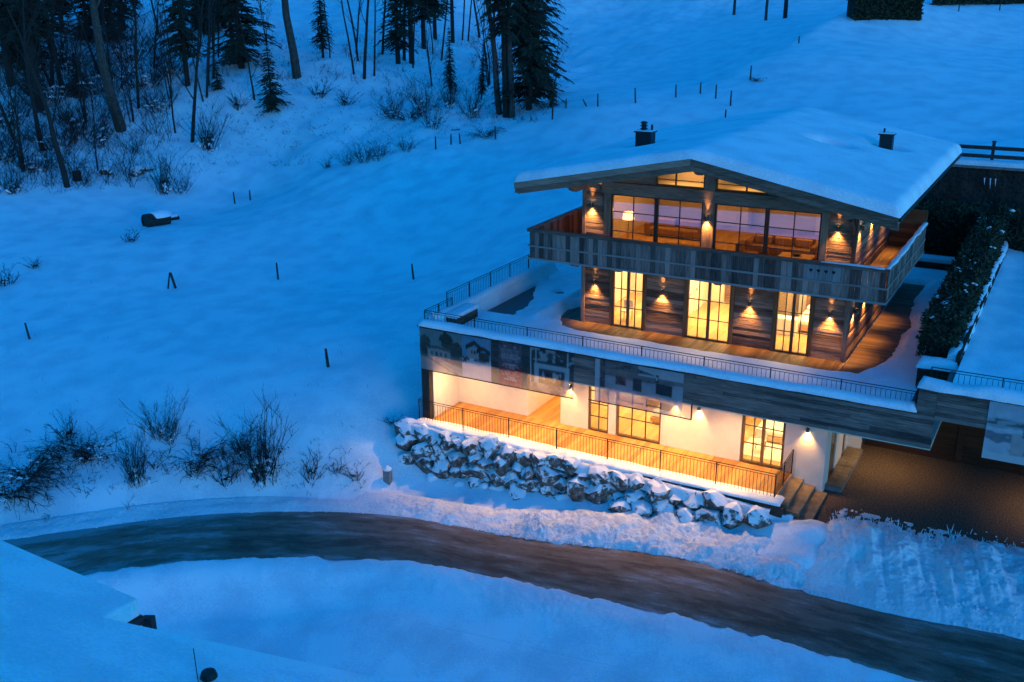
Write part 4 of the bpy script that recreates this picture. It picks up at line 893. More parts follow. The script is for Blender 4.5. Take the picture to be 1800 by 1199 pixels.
railing('railing', 'tall iron railing along the terrace side by the pool', [(-5.02, -3.3, 0), (-5.02, 6.2, 0)], 0.62, 1.52, 0.15, 1.9)
railing('railing', 'iron railing in front of the glowing porch', [(-5.05, -5.72, 0), (10.58, -5.60, 0)], G+0.02, G+1.0, 0.135, 2.2)
railing('railing', 'short iron railing returning along the porch steps', [(10.58, -5.60, 0), (10.58, YW-0.05, 0)], G+0.02, G+1.0, 0.11, 1.2)
railing('railing', 'stub of iron railing at the porch corner by the column', [(-5.05, -5.72, 0), (-5.05, -5.2, 0)], G+0.02, G+1.0, 0.12, 0.6)
snow_strip('snow_strip', 'glowing snow strip along the porch railing', [(-5.2, -5.75, G-0.03), (10.9, -5.62, G-0.04)], 0.72, 0.15, 14, jag=0.12)
# steps down to the driveway
for k, (x0, x1, z) in enumerate(((10.62, 11.06, -3.90), (10.62, 11.52, -4.08), (10.62, 12.0, -4.26))):
    part('step', (10.625 if k == 0 else (11.062, 11.522)[k-1] if False else x0 if k == 0 else (11.0, 11.46)[k-1]), x1, -5.5-0.12*k, YW-0.003, z-0.16, z, M_STONE_STEP)
en = part('entry_step', 11.79, 12.42, -2.65, 1.40, -4.5, -4.19, M_CONC)
for i, (a, b) in enumerate(carve_xs(-2.65, 1.38, 0.34)):
    for a2, b2 in ((11.795, 12.10), (12.103, 12.44)):
        board('paving_stone', M_STONE_STEP, en, a2+0.008, b2-0.008, a+0.008, b-0.008, -4.188, -4.15+random.uniform(-0.008, 0.006))
# ------------------------------------------------------------------ garage wing on the right
gw = thing('garage', (18.5, 6, -4.4), 'plank fronted garage wing beside the chalet with a snowy roof terrace', 'garage')
GX0, GX1 = 15.02, 25.0
c = MB().box(GX0, GX1, FY+0.0, FY+0.12, 0.40, 1.44).build('fascia', M_GREY_X, gw); clad_seg(c, 15.62, GX1, 0.40, 1.44, FY, M_GREY_X); clad_seg(c, GX0, 15.615, 0.505, 1.44, FY, M_GREY_X)
MB().box(GX0-0.01, GX0+0.22, FY+0.122, -4.75, 0.0, 1.44).build('wall', M_DARKWOOD, gw)
MB().box(GX0-0.10, GX1, FY-0.11, FY+0.34, 1.445, 1.50).build('coping', M_COPPER, gw)
MB().box(15.64, GX1, FY+0.124, 20.0, 0.42, 1.05).build('roof', M_CONC, gw)
dw = MB().box(15.63, GX1, 2.4, 2.6, -4.6, 0.41).box(12.32, 15.628, 2.4, 2.6, -4.6, -0.79).build('door', M_DARKWOOD, gw)
z = -4.36
while z < 0.35: board('plank', M_DARKWOOD, dw, 15.7 if z > -1.1 else 14.0, 18.4, 2.37, 2.398, z, z+0.24); z += 0.25
for x in (16.0, 18.4): MB().box(x-0.12, x+0.12, 2.33, 2.369, -4.36, 0.4).build('door_post', M_DARKWOOD, gw)
gx_, gy_ = np.meshgrid(np.linspace(15.9, GX1, 120), np.linspace(FY+0.3, 19.8, 200)); gz_ = 1.24+0.05*fbm(gx_*0.6, gy_*0.6, 101)+0.10*np.exp(-((gx_-15.9)/0.5)**2)
tag(grid_mesh('snow_cover', gx_, gy_, gz_, M_SNOW_ROOF), 'smooth blue snow on the garage roof terrace', 'snow', kind='stuff')
snow_strip('snow_strip', 'lumpy snow roll on the garage front above the winter banner', [(GX0-0.05, FY+0.12, 1.5), (GX1, FY+0.12, 1.5)], 0.62, 0.27, 17, jag=0.28)
railing('railing', 'low iron railing above the garage front', [(15.3, FY+0.3, 0), (24.0, FY+0.3, 0)], 1.62, 2.12, 0.17, 2.2)
# planter with the hedge
plt = thing('planter', (15.2, 9, 0), 'long raised planter edged with snow between terrace and garage roof', 'planter')
MB().box(14.50, 15.86, -1.95, -1.80, -0.1, 1.02).build('front_board', M_DARKWOOD, plt); MB().box(15.72, 15.86, -1.797, 20, 0.9, 1.52).build('side_board', M_DARKWOOD, plt); MB().box(14.50, 14.62, -1.797, 20, -0.1, 1.02).build('side_board', M_DARKWOOD, plt); MB().box(14.62, 15.72, -1.797, 20, 0.3, 0.98).build('soil', M_LEAF_DRY, plt)
snow_strip('snow_strip', 'snow heap on the front end of the hedge planter', [(14.45, -1.7, 1.0), (15.9, -1.7, 1.02)], 0.75, 0.28, 18, jag=0.2)
snow_strip('snow_strip', 'ragged snow edge between hedge and garage roof', [(15.62, -1.6, 1.3), (15.62, 20.0, 1.5)], 0.52, 0.24, 19, jag=0.2)
# ------------------------------------------------------------------ hedge, back wall, back fence
def leaf_cloud(mb, pts, size, droop=0.3, seed=1, mi=0):
    r = np.random.default_rng(seed)
    for p in pts:
        a = r.uniform(0, 2*math.pi); e = r.uniform(-0.6, 1.2); s = size*r.uniform(0.6, 1.4)
        u = np.array([math.cos(a)*math.cos(e), math.sin(a)*math.cos(e), math.sin(e)]); v = np.cross(u, r.normal(size=3)); v /= np.linalg.norm(v)+1e-9
        p = np.array(p); mb.quad(tuple(p-v*s*0.35), tuple(p+u*s*0.5-v*s*0.2), tuple(p+u*s), tuple(p+v*s*0.35), mi)
def hedge(name, label, x0, x1, y0, y1, z0, z1, n, seed, size=0.16, hf=None):
    t = thing(name, ((x0+x1)/2, y0, z0), label, 'hedge'); r = np.random.default_rng(seed)
    def bulge(a, b): return 0.16*float(fbm(a*0.9, b*0.9, seed, 3))
    core = MB().box(x0+0.15, x1-0.15, y0+0.15, y1-0.15, z0, z1-0.25).build('stems', M_LEAF_DRY, t)
    pts = []
    L_ = y1-y0; H = z1-z0; Wd = x1-x0; per = np.array([L_*H, L_*H, Wd*H, Wd*H, L_*Wd*1.3]); per /= per.sum()
    for k in range(n):
        f = r.choice(5, p=per); a, b = r.uniform(), r.uniform(); j = r.normal()*0.05
        top_ = z1+(hf(y0+a*L_) if hf else 0)
        if f == 0: p = (x0+j+bulge(a*L_, b*H), y0+a*L_, z0+b*(top_-z0))
        elif f == 1: p = (x1+j+bulge(a*L_+9, b*H), y0+a*L_, z0+b*(top_-z0))
        elif f == 2: p = (x0+a*Wd, y0+j+bulge(a*Wd+3, b*H), z0+b*H)
        elif f == 3: p = (x0+a*Wd, y1+j, z0+b*(z1+(hf(y1) if hf else 0)-z0))
        else: p = (x0+b*Wd, y0+a*L_, top_+j*1.6+bulge(a*L_+5, b))
        pts.append(p)
    m = MB(); leaf_cloud(m, pts, size, seed=seed); tag(m.build('foliage', M_HEDGE, t), kind='stuff')
    s = MB()
    for k in range(int(L_*1.6)):
        a = r.uniform(); c = np.array((r.uniform(x0, x1), y0+a*L_, z1+(hf(y0+a*L_) if hf else 0)+0.02)); q = r.uniform(0.03, 0.09)
        if r.uniform() < 0.25: q *= 2.0
        for w in range(3):
            o = r.normal(size=3)*q*0.7; s.tube([tuple(c+o-(0, 0, q*0.5)), tuple(c+o), tuple(c+o+(0, 0, q*0.4))], [q*0.8, q, q*0.3], 6)
    tag(s.build('snow_clump', M_SNOW_ROOF, t, smooth=True), kind='stuff'); return t
hedge('hedge', 'tall dark clipped conifer hedge growing in the planter beside the deck', 14.42, 15.62, -0.9, 17.2, 0.95, 2.55, 15000, 5, 0.15, lambda y: 0.02*y)
hedge('hedge', 'dark snow-flecked hedge at the foot of the back wall behind the chalet', 10.6, 22.0, 17.6, 20.2, 0.0, 2.9, 15000, 6, 0.19, lambda y: 0.0)
lw_ = thing('garden_wall', (13, 16, 0), 'low brown plank wall capped with snow behind the deck', 'wall')
MB().box(11.7, 14.4, 15.9, 16.1, -0.1, 0.55).build('plank_face', M_DARKWOOD, lw_); MB().box(11.7, 14.4, 16.0, 16.9, 0.552, 0.75).build('snow_cap', M_SNOW_ROOF, lw_)
bw_ = thing('retaining_wall', (16, 22, 0), 'dark rough retaining wall behind the hedge under a two-rail fence', 'wall')
wx, wz = np.meshgrid(np.linspace(9.0, 27, 130), np.linspace(-0.5, 4.72, 50)); wy = 21.6+0.18*fbm(wx*1.4, wz*1.4, 110, 4)+0.10*(4.7-wz)*-0.6
grid_mesh('stone_face', wx, wy, wz, M_DARKROCK, bw_)
MB().box(9.0, 27, 21.45, 22.3, 4.725, 4.84).build('coping', M_CONC, bw_)
for x, l in ((14.05, 0.35), (14.35, 0.55), (14.6, 0.42)): MB().tube([(x, 21.05, 4.3), (x+0.05, 20.98, 4.3-l)], [0.035, 0.005], 6).build('icicle', M_SNOW_ROOF, bw_)
snow_strip('snow_strip', 'snow lip on the retaining wall under the two-rail fence', [(9.0, 22.1, 4.84), (27, 22.1, 4.84)], 0.9, 0.30, 23, jag=0.06)
bf = thing('rail_fence', (16, 22.2, 4.8), 'dark two-rail wooden fence on top of the retaining wall', 'fence')
for x in (10.6, 14.2, 17.8, 21.4, 25.0): board('post', M_RAIL, bf, x-0.08, x+0.08, 22.1, 22.26, 4.84, 6.10); board('post_cap', M_RAIL, bf, x-0.11, x+0.11, 22.07, 22.29, 6.102, 6.15)
for z in (5.22, 5.68): board('rail', M_RAIL, bf, 9.0, 27.0, 22.03, 22.098, z, z+0.20)

# ------------------------------------------------------------------ boulder wall under the porch
def boulder_mesh(seed):
    import bmesh
    bm = bmesh.new(); bmesh.ops.create_icosphere(bm, subdivisions=2, radius=1.0); r = np.random.default_rng(seed)
    planes = [(lambda v: v/np.linalg.norm(v))(r.normal(size=3)) for _ in range(9)]; offs = r.uniform(0.50, 0.88, 9)
    for v in bm.verts:
        p = np.array(v.co)
        for n_, o_ in zip(planes, offs):
            d = p@n_-o_
            if d > 0: p = p-n_*d*0.97
        v.co = p*(1+0.07*r.normal())
    me = bpy.data.meshes.new('boulder'); bm.to_mesh(me); bm.free(); me.materials.append(M_ROCK)
    me.polygons.foreach_set('use_smooth', [False]*len(me.polygons)); return me
BM = [boulder_mesh(s) for s in range(9)]
rw = thing('boulder_wall', (3, -6.2, -5.5), 'rough wall of big snow-dusted boulders under the glowing porch', 'wall')
x = -6.0
rb = random.Random(11)
def wall_top(x): return -3.85-0.03*max(0, x-3)
def wall_base(x): return float(np.interp(x, [-6, -5, 0, 3, 5, 8, 11.5], [-6.2, -6.25, -5.95, -5.75, -5.35, -4.85, -4.55]))
for lay, (w0, w1, hstep) in enumerate(((0.55, 1.15, 0.58), (0.24, 0.46, 0.38))):
    for rI in range(7):
        x = -6.1+rb.uniform(0, 0.5)
        while x < 10.3:
            tz_, bz_ = wall_top(x)+0.05, wall_base(x); H = tz_-bz_; nr = max(1, int(round(H/hstep))); w = rb.uniform(w0, w1)
            if rI < nr and (lay == 0 or rb.random() < 0.7):
                zc = bz_+(rI+0.45)*H/nr+rb.uniform(-0.16, 0.16); f = (zc-bz_)/max(H, 0.1); hz = w*rb.uniform(0.38, 0.62) if lay == 0 else w*0.5
                o = bpy.data.objects.new('boulder', rb.choice(BM)); yy = -6.52+0.42*f+rb.uniform(-0.07, 0.07)+(0.10 if lay else 0)
                e = Matrix.Rotation(rb.uniform(-0.5, 0.5), 4, 'Y') @ Matrix.Rotation(rb.uniform(-0.5, 0.5), 4, 'X') @ Matrix.Diagonal((w*0.66, w*0.40, hz*1.08, 1)) @ Matrix.Rotation(rb.uniform(0, 6.28), 4, 'Z') @ Matrix.Rotation(rb.uniform(-1.5, 1.5), 4, 'X')
                link(o, rw, Matrix.Translation((x+w/2, yy, zc)) @ e)
            x += w*rb.uniform(0.80, 0.98)
# earth and snow packed between the boulders
cx_, cz_ = np.meshgrid(np.linspace(-6.2, 11.4, 160), np.linspace(0, 1, 24)); zt_ = -3.80-0.03*np.maximum(0, cx_-3); zb2 = np.interp(cx_, [-6.2, -5, 0, 3, 5, 8, 11.5], [-6.5, -6.5, -6.2, -6.0, -5.6, -5.1, -4.8])
cy_ = -6.42+0.50*cz_+0.16*fbm(cx_*1.1, cz_*2.2, 130, 3); czz = zb2+(zt_-zb2)*cz_
tag(grid_mesh('snow_packing', cx_, cy_, czz, M_ROCK, rw), kind='stuff')
ledx, ledt = np.meshgrid(np.linspace(-6.3, 10.6, 180), np.linspace(0, 1, 12)); ledy = -6.32+0.72*ledt+0.12*fbm(ledx*0.9, ledt, 131, 4)*(1-ledt)
ledz = -3.86-0.9*sstep(-5.2, -6.3, ledx)+0.10*np.sin(np.pi*np.clip(ledt+0.25, 0, 1))-0.35*(1-sstep(0, 0.25, ledt))-0.02*np.maximum(0, ledx-3)+0.05*fbm(ledx*1.2, ledt*2, 132, 4)
tag(grid_mesh('snow_ledge', ledx, ledy, ledz, M_SNOW, rw), kind='stuff')
MB().box(4.0, 11.0, -5.98, -5.76, -4.25, -3.84).build('kerb', noisy('rusty_edge', (0.05, 0.025, 0.015), (0.12, 0.06, 0.035), 6, 0.9), rw)

# ------------------------------------------------------------------ banners
def banner_mat():
    m = bpy.data.materials.new('printed_mesh_cloth'); m.use_nodes = True; N = m.node_tree.nodes; L = m.node_tree.links; N.clear()
    o = N.new('ShaderNodeOutputMaterial'); a = N.new('ShaderNodeAttribute'); a.attribute_name = 'print'
    d = N.new('ShaderNodeBsdfDiffuse'); t = N.new('ShaderNodeBsdfTransparent'); tl = N.new('ShaderNodeBsdfTranslucent'); m1 = N.new('ShaderNodeMixShader'); m2 = N.new('ShaderNodeMixShader')
    L.new(a.outputs['Color'], d.inputs[0]); L.new(a.outputs['Color'], tl.inputs[0]); m1.inputs[0].default_value = 0.35; m2.inputs[0].default_value = 0.31
    L.new(d.outputs[0], m1.inputs[1]); L.new(tl.outputs[0], m1.inputs[2]); L.new(m1.outputs[0], m2.inputs[1]); L.new(t.outputs[0], m2.inputs[2]); L.new(m2.outputs[0], o.inputs[0]); return m
M_BANNER = banner_mat()
def panel(t, x0, x1, z0, z1, y, paint, w=110, h=64, k=1.3):
    u, v = np.meshgrid(np.linspace(0, 1, w), np.linspace(0, 1, h)); X = x0+(x1-x0)*u; Z = z0+(z1-z0)*v
    Y = y+0.012*fbm(X*1.2, Z*1.2, 140, 3); o = grid_mesh('panel', X, Y, Z, M_BANNER, t)
    c = paint(u, v)+0.05*fbm(u*40, v*24, 161, 3)[..., None]
    for _ in range(2):            # soft halftone edges
        q = np.pad(c, ((1, 1), (1, 1), (0, 0)), mode='edge'); c = (q[1:-1, 1:-1]*2+q[:-2, 1:-1]+q[2:, 1:-1]+q[1:-1, :-2]+q[1:-1, 2:])/6
    at2 = o.data.attributes.new('print', 'FLOAT_COLOR', 'POINT'); b = np.ones((w*h, 4)); b[:, :3] = np.clip(c.reshape(-1, 3)*k, 0, 1); at2.data.foreach_set('color', b.ravel()); return o
def fill(c, m, col): c[m] = col
def base(u, col): return np.zeros(u.shape+(3,))+np.array(col)
def p_cliff(u, v):
    c = base(u, (0.20, 0.28, 0.28)); n = fbm(u*8, v*8, 150, 4)
    fill(c, v < 0.62+0.10*n, (0.16, 0.17, 0.16)); fill(c, ((u-0.62)**2/0.03+(v-0.80)**2/0.03) < 1+n, (0.05, 0.07, 0.06)); fill(c, ((u-0.85)**2/0.04+(v-0.62)**2/0.03) < 1+n, (0.06, 0.08, 0.07)); fill(c, ((u-0.12)**2/0.02+(v-0.6)**2/0.05) < 1+n, (0.07, 0.09, 0.08))
    fill(c, (abs(u-0.45) < 0.27) & (v > 0.34) & (v < 0.58-abs(u-0.45)*0.12), (0.36, 0.36, 0.33)); fill(c, (abs(u-0.45) < 0.32) & (v > 0.56-abs(u-0.4)*0.14) & (v < 0.63-abs(u-0.4)*0.14), (0.13, 0.12, 0.11))
    for k in range(4): fill(c, (abs(u-(0.28+0.11*k)) < 0.028) & (abs(v-0.44) < 0.05), (0.10, 0.11, 0.12))
    fill(c, v < 0.34-0.22*np.maximum(u-0.3, 0)+0.04*n, (0.40, 0.38, 0.35)); fill(c, abs(v-(0.40-0.45*u)) < 0.02, (0.16, 0.14, 0.12)); return c+n[..., None]*0.05
def p_house(u, v):
    n = fbm(u*9, v*9, 151, 4); c = base(u, (0.13, 0.33, 0.46)); fill(c, v < 0.50+0.03*n, (0.55, 0.58, 0.60)); fill(c, (v < 0.52) & (v > 0.42) & (n > 0.02), (0.08, 0.12, 0.13))
    fill(c, (abs(u-0.42) < 0.20) & (v > 0.48) & (v < 0.74), (0.30, 0.34, 0.36)); fill(c, (abs(u-0.76) < 0.18) & (v > 0.46) & (v < 0.66), (0.07, 0.08, 0.08)); fill(c, (abs(u-0.42) < 0.30) & (abs(v-(0.86-0.45*abs(u-0.42))) < 0.055), (0.05, 0.05, 0.05)); fill(c, (abs(u-0.74) < 0.24) & (abs(v-(0.76-0.4*abs(u-0.74))) < 0.05), (0.05, 0.05, 0.05))
    for a in (0.34, 0.44): fill(c, (abs(u-a) < 0.03) & (abs(v-0.63) < 0.04), (0.07, 0.09, 0.1))
    fill(c, (u < 0.14) & (v < 0.5) & (v > 0.36) & (n > -0.1), (0.07, 0.10, 0.11)); return c+n[..., None]*0.05
def p_text(u, v):
    c = base(u, (0.055, 0.075, 0.075)); fill(c, (abs(u-0.50) < 0.30) & (v > 0.44), (0.13, 0.10, 0.12)); fill(c, (abs(u-0.50) < 0.30) & (v <= 0.44), (0.26, 0.06, 0.06)); n = fbm(u*60, v*90, 152, 2)
    for k, zc in enumerate((0.84, 0.79, 0.74, 0.69, 0.64, 0.59)): fill(c, (abs(u-0.50) < 0.26-0.02*(k % 3)) & (abs(v-zc) < 0.012) & (n > -0.18), (0.42, 0.38, 0.40))
    for k, zc in enumerate((0.50, 0.46, 0.42, 0.30, 0.25, 0.20, 0.15)): fill(c, (abs(u-0.50) < 0.12+0.05*((k+1) % 3)) & (abs(v-zc) < 0.011) & (n > -0.15), (0.62, 0.48, 0.46))
    fill(c, (abs(v-0.91) < 0.02) & ((abs(u-0.36) < 0.03) | (abs(u-0.62) < 0.03)), (0.45, 0.4, 0.4)); return c
def p_frame(u, v):
    n = fbm(u*7, v*7, 153, 4); c = base(u, (0.045, 0.07, 0.075)); fill(c, u < 0.03, (0.4, 0.45, 0.45)); fill(c, (v > 0.72) & (n > 0.12), (0.3, 0.33, 0.34))
    fr = (abs(u-0.5) < 0.40) & (v > 0.22) & (v < 0.66); fill(c, fr, (0.30, 0.46, 0.50)); fill(c, (abs(u-0.5) < 0.29) & (v > 0.22) & (v < 0.55), (0.05, 0.065, 0.07)); fill(c, (abs(u-0.5) < 0.22) & (v > 0.30) & (v < 0.5) & (n > 0.16), (0.35, 0.4, 0.42))
    for a in (0.14, 0.86): fill(c, (abs(u-a) < 0.015) & (v > 0.3), (0.45, 0.5, 0.5))
    fill(c, v < 0.22, (0.26, 0.24, 0.2)); fill(c, (v < 0.22) & (n > 0.1), (0.4, 0.37, 0.3)); return c+n[..., None]*0.03
def p_kitchen(u, v):
    n = fbm(u*6, v*6, 154, 4); c = base(u, (0.34, 0.35, 0.38)); fill(c, (v > 0.62+0.12*abs(u-0.45)), (0.20, 0.18, 0.18)); fill(c, (v > 0.78) & (u > 0.5), (0.42, 0.45, 0.47)); fill(c, u < 0.055, (0.5, 0.51, 0.54))
    for k in range(3): fill(c, (abs(v-(0.95-0.05*k-(0.45-0.2*k)*abs(u-0.42))+0.02*n) < 0.016) & (u > 0.1) & (u < 0.68), (0.13, 0.11, 0.11))
    fill(c, (u > 0.055) & (u < 0.12) & (v > 0.35), (0.16, 0.10, 0.10)); fill(c, (u > 0.24) & (u < 0.36) & (v > 0.48) & (v < 0.68), (0.20, 0.09, 0.09)); fill(c, (u > 0.26) & (u < 0.49) & (v > 0.18) & (v < 0.46-0.1*(u-0.26)), (0.36, 0.37, 0.42)); fill(c, (u > 0.44) & (u < 0.54) & (v > 0.4) & (v < 0.7), (0.09, 0.08, 0.09))
    fill(c, (u > 0.70) & (u < 0.88) & (v > 0.30) & (v < 0.66), (0.05, 0.06, 0.07)); fill(c, (u > 0.88) & (v > 0.15) & (v < 0.60), (0.42, 0.45, 0.48)); fill(c, (u > 0.62) & (u < 0.95) & (abs(v-(0.44-0.1*u)) < 0.05), (0.36, 0.40, 0.42)); fill(c, (u > 0.60) & (u < 0.93) & (v < 0.32-0.1*u) & (v > 0.08), (0.06, 0.07, 0.08)); fill(c, (abs(u-0.71) < 0.015) & (v > 0.68) & (v < 0.86), (0.04, 0.04, 0.05)); fill(c, (abs(u-0.71) < 0.008) & (abs(v-0.77) < 0.05), (0.55, 0.55, 0.5))
    return c+n[..., None]*0.08
def p_winter(u, v):
    n = fbm(u*8, v*8, 155, 5); c = base(u, (0.34, 0.40, 0.44)); fill(c, v < 0.74+0.06*n, (0.24, 0.29, 0.31)); fill(c, (v < 0.72) & (v > 0.62) & (n > 0.0), (0.06, 0.09, 0.09)); fill(c, v < 0.56+0.08*n, (0.36, 0.41, 0.44)); fill(c, (v < 0.5) & (n > 0.10), (0.12, 0.16, 0.18)); fill(c, (v < 0.52) & (abs(u-0.25) < 0.05), (0.30, 0.30, 0.30))
    for k in range(3): fill(c, (abs(v-(0.62-0.06*k-0.55*(u-0.25))) < 0.022) & (u > 0.27), (0.04, 0.05, 0.06))
    fill(c, (u > 0.36) & (u < 0.62) & (v > 0.14) & (v < 0.26), (0.03, 0.03, 0.04)); fill(c, v < 0.13, (0.42, 0.48, 0.52)); return c+n[..., None]*0.06
YB = FY-0.075
b1 = thing('banner', (-1.4, YB, -0.5), 'long printed mesh banner of houses, a text panel and a pale frame over the porch', 'banner', 'printed banners on the plank fascia')
for (a, b, pf) in ((-5.04, -2.92, p_cliff), (-2.92, -1.52, p_house), (-1.52, 0.31, p_text), (0.31, 2.28, p_frame)): panel(b1, a+0.002, b-0.002, -1.36, 0.50, YB, pf)
board('bottom_bar', M_BLACK, b1, -5.04, 2.29, YB-0.012, YB+0.012, -1.40, -1.362); board('top_bar', M_BLACK, b1, -5.04, 2.29, YB-0.012, YB+0.012, 0.502, 0.53)
b2 = thing('banner', (5.2, YB, -0.5), 'printed mesh banner of a beamed room hung over the wide window', 'banner', 'printed banners on the plank fascia')
panel(b2, 3.2, 6.83, -1.26, 0.50, YB, p_kitchen, 190, 90); board('bottom_bar', M_BLACK, b2, 2.94, 7.23, YB-0.012, YB+0.012, -1.30, -1.262); board('top_bar', M_BLACK, b2, 3.2, 6.83, YB-0.012, YB+0.012, 0.502, 0.53); board('side_bar', M_BLACK, b2, 7.18, 7.23, YB-0.012, YB+0.012, -1.26, -0.66)
b3 = thing('banner', (19, YB, 0.4), 'pale blue printed winter scene banner at the garage front', 'banner', 'printed banners on the plank fascia')
panel(b3, 17.2, 21.2, -0.60, 1.40, YB, p_winter, 190, 90, 2.2)

# ------------------------------------------------------------------ neighbour's roof in the near corner
nb = thing('neighbour_house', (-2, -31, -9), 'neighbouring house seen from above as a large snow-covered roof', 'house')
def D2(px, py, D): return Vector(at_depth(px, py, D))
A0, A1, A2 = D2(-260, 835, 21.2), D2(243, 1052, 20.0), D2(185, 1085, 19.4)
def slab(name, pts, th, m, parent, top=None):
    """a thick sheet following a polygon that lies on a slope"""
    mb = MB(); k = len(pts); mb.v = [tuple(p) for p in pts]+[tuple(Vector(p)-Vector((0, 0, th))) for p in pts]
    mb.f = [tuple(range(k)), tuple(reversed(range(k, 2*k)))]+[(i, k+i, k+(i+1) % k, (i+1) % k) for i in range(k)]; mb.m = [0]*len(mb.f)
    return mb.build(name, m, parent, fix=True)
B1 = D2(694, 1197, 20.6); pn = (A0-A1).cross(B1-A1).normalized()
def onp(px, py):
    r = Vector(FWD + RG2*(px-900)/FOC - UP2*(py-599.5)/FOC); c = Vector(CAM); return c+r*((A1-c).dot(pn)/r.dot(pn))
A2 = onp(185, 1085); AN, BN = onp(-420, 1420), onp(820, 1500)
def fold(name, tops, faces, th, m, parent):
    mb = MB(); k = len(tops); mb.v = [tuple(p) for p in tops]+[tuple(p-Vector((0, 0, th))) for p in tops]
    mb.f = [tuple(f) for f in faces]+[tuple(reversed([q+k for q in f])) for f in faces]; ring = [0, 1, 2, 3, 4, 5]
    mb.f += [(ring[q], ring[q]+k, ring[(q+1) % 6]+k, ring[(q+1) % 6]) for q in range(6)]; mb.m = [0]*len(mb.f)
    return mb.build(name, m, parent, fix=True)
ra = fold('roof', [A0, A1, A2, B1, BN, AN], [(0, 1, 2, 5), (5, 2, 3, 4)], 0.40, M_SNOW_ROOF, nb); md = ra.modifiers.new('bevel', 'BEVEL'); md.width = 0.10; md.segments = 4; md.limit_method = 'ANGLE'; md.angle_limit = R(50)
ein = (A0-A1).normalized()*0.35
slab('eave_board', [p+Vector((0, 0, -0.405)) for p in (A1+(A1-A2)*0.06, A1+ein, A2+ein+(A2-A1)*0.3, A2+(A2-A1)*0.3)], 0.17, M_BLACK, nb)
e0 = A1+Vector((0.02, 0, -0.50)); e1 = A2+Vector((0.0, 0, -0.50))
MB().tube([tuple(e0+(e0-e1)*0.12), tuple(e1)], 0.075, 8).build('gutter', M_BLACK, nb)
dn = MB().prism([(e0.x-0.02, e0.y), (e0.x+0.16, e0.y+0.08), (e0.x+0.1, e0.y+0.24), (e0.x-0.08, e0.y+0.15)], 'z', e0.z-0.34, e0.z+0.02).build('bracket', M_BLACK, nb, fix=True)
MB().box(-9, 4.0, -38, -30.5, -9.5, -4.5).build('wall', M_PLASTER, nb)
vp = onp(368, 1196)+Vector((0, 0, 0.05))
t = thing('vent_pipe', tuple(vp), 'round vent cap poking from the near snowy roof', 'vent')
MB().tube([tuple(vp-Vector((0, 0, 0.6))), tuple(vp)], 0.05, 8).build('pipe', M_BLACK, t); MB().tube([tuple(vp), tuple(vp+Vector((0, 0, 0.02))), tuple(vp+Vector((0, 0, 0.12)))], [0.11, 0.15, 0.12], 12).build('cap', M_BLACK, t)
an = onp(349, 1200); t2_ = thing('antenna', tuple(an), 'thin upright rod on the near snowy roof', 'antenna'); MB().tube([tuple(an-Vector((0, 0, 0.3))), tuple(an+Vector((-0.02, 0, 0.66)))], 0.008, 5).build('rod', M_IRON, t2_)
# ------------------------------------------------------------------ trees
def spruce_meshes(seed, h, r, base=0.06, dens=1.0):
    """trunk mesh and crown mesh of one spruce: whorls of drooping branches hung with needle sprays"""
    g = random.Random(seed); tr = MB(); tr.tube([(0, 0, -0.5), (0, 0, h*0.3), (0, 0, h*0.7), (0, 0, h)], [h*0.014+0.05, h*0.011+0.03, h*0.006+0.02, 0.01], 7)
    cr = MB(); n = int(26*dens+h*1.2)
    for i in range(n):
        f = base+(1-base)*(i+g.random()*0.6)/n; z = h*f; L0 = r*(1-f)**0.85*(0.55+0.45*min(1, (f-base)/0.12+0.35))
        for k in range(g.randint(4, 7)):
            a = g.random()*6.283; L = L0*g.uniform(0.6, 1.15)+0.12; up = g.uniform(-0.05, 0.25); ca, sa = math.cos(a), math.sin(a)
            P = []
            for q in range(4):
                t = q/3; P.append(Vector((ca*L*t, sa*L*t, z+L*(up*t-0.42*t*t))))
            cr.tube(P, [0.02+0.008*L, 0.015, 0.01, 0.003], 3, cap=False, mi=1)
            m = max(4, int(L*9.0*dens))
            for q in range(m):
                t = (q+0.6)/m; j = min(2, int(t*3)); p = P[j].lerp(P[j+1], t*3-j)
                for s in (-1, 1):
                    l = (0.16+0.24*L*(1-t*0.6))*g.uniform(0.5, 1.4); d = Vector((-sa*s*0.75+ca*0.6, ca*s*0.75+sa*0.6, -g.uniform(0.15, 0.9))).normalized(); w = Vector((ca, sa, 0.2)).cross(d)
                    if w.length < 1e-4: continue
                    w = w.normalized()*l*g.uniform(0.07, 0.15); e = p+d*l
                    cr.quad(tuple(p), tuple(p.lerp(e, 0.5)+w), tuple(e), tuple(p.lerp(e, 0.5)-w))
    for _ in range(6): 
        a = g.random()*6.28; cr.quad((0, 0, h*0.97), (0.1*math.cos(a), 0.1*math.sin(a), h*0.96), (0.02, 0, h*1.03), (0.03, 0.02, h*0.97))
    return tr.mesh('trunk', M_BARK), cr.mesh('crown', [M_NEEDLE, M_BARK])
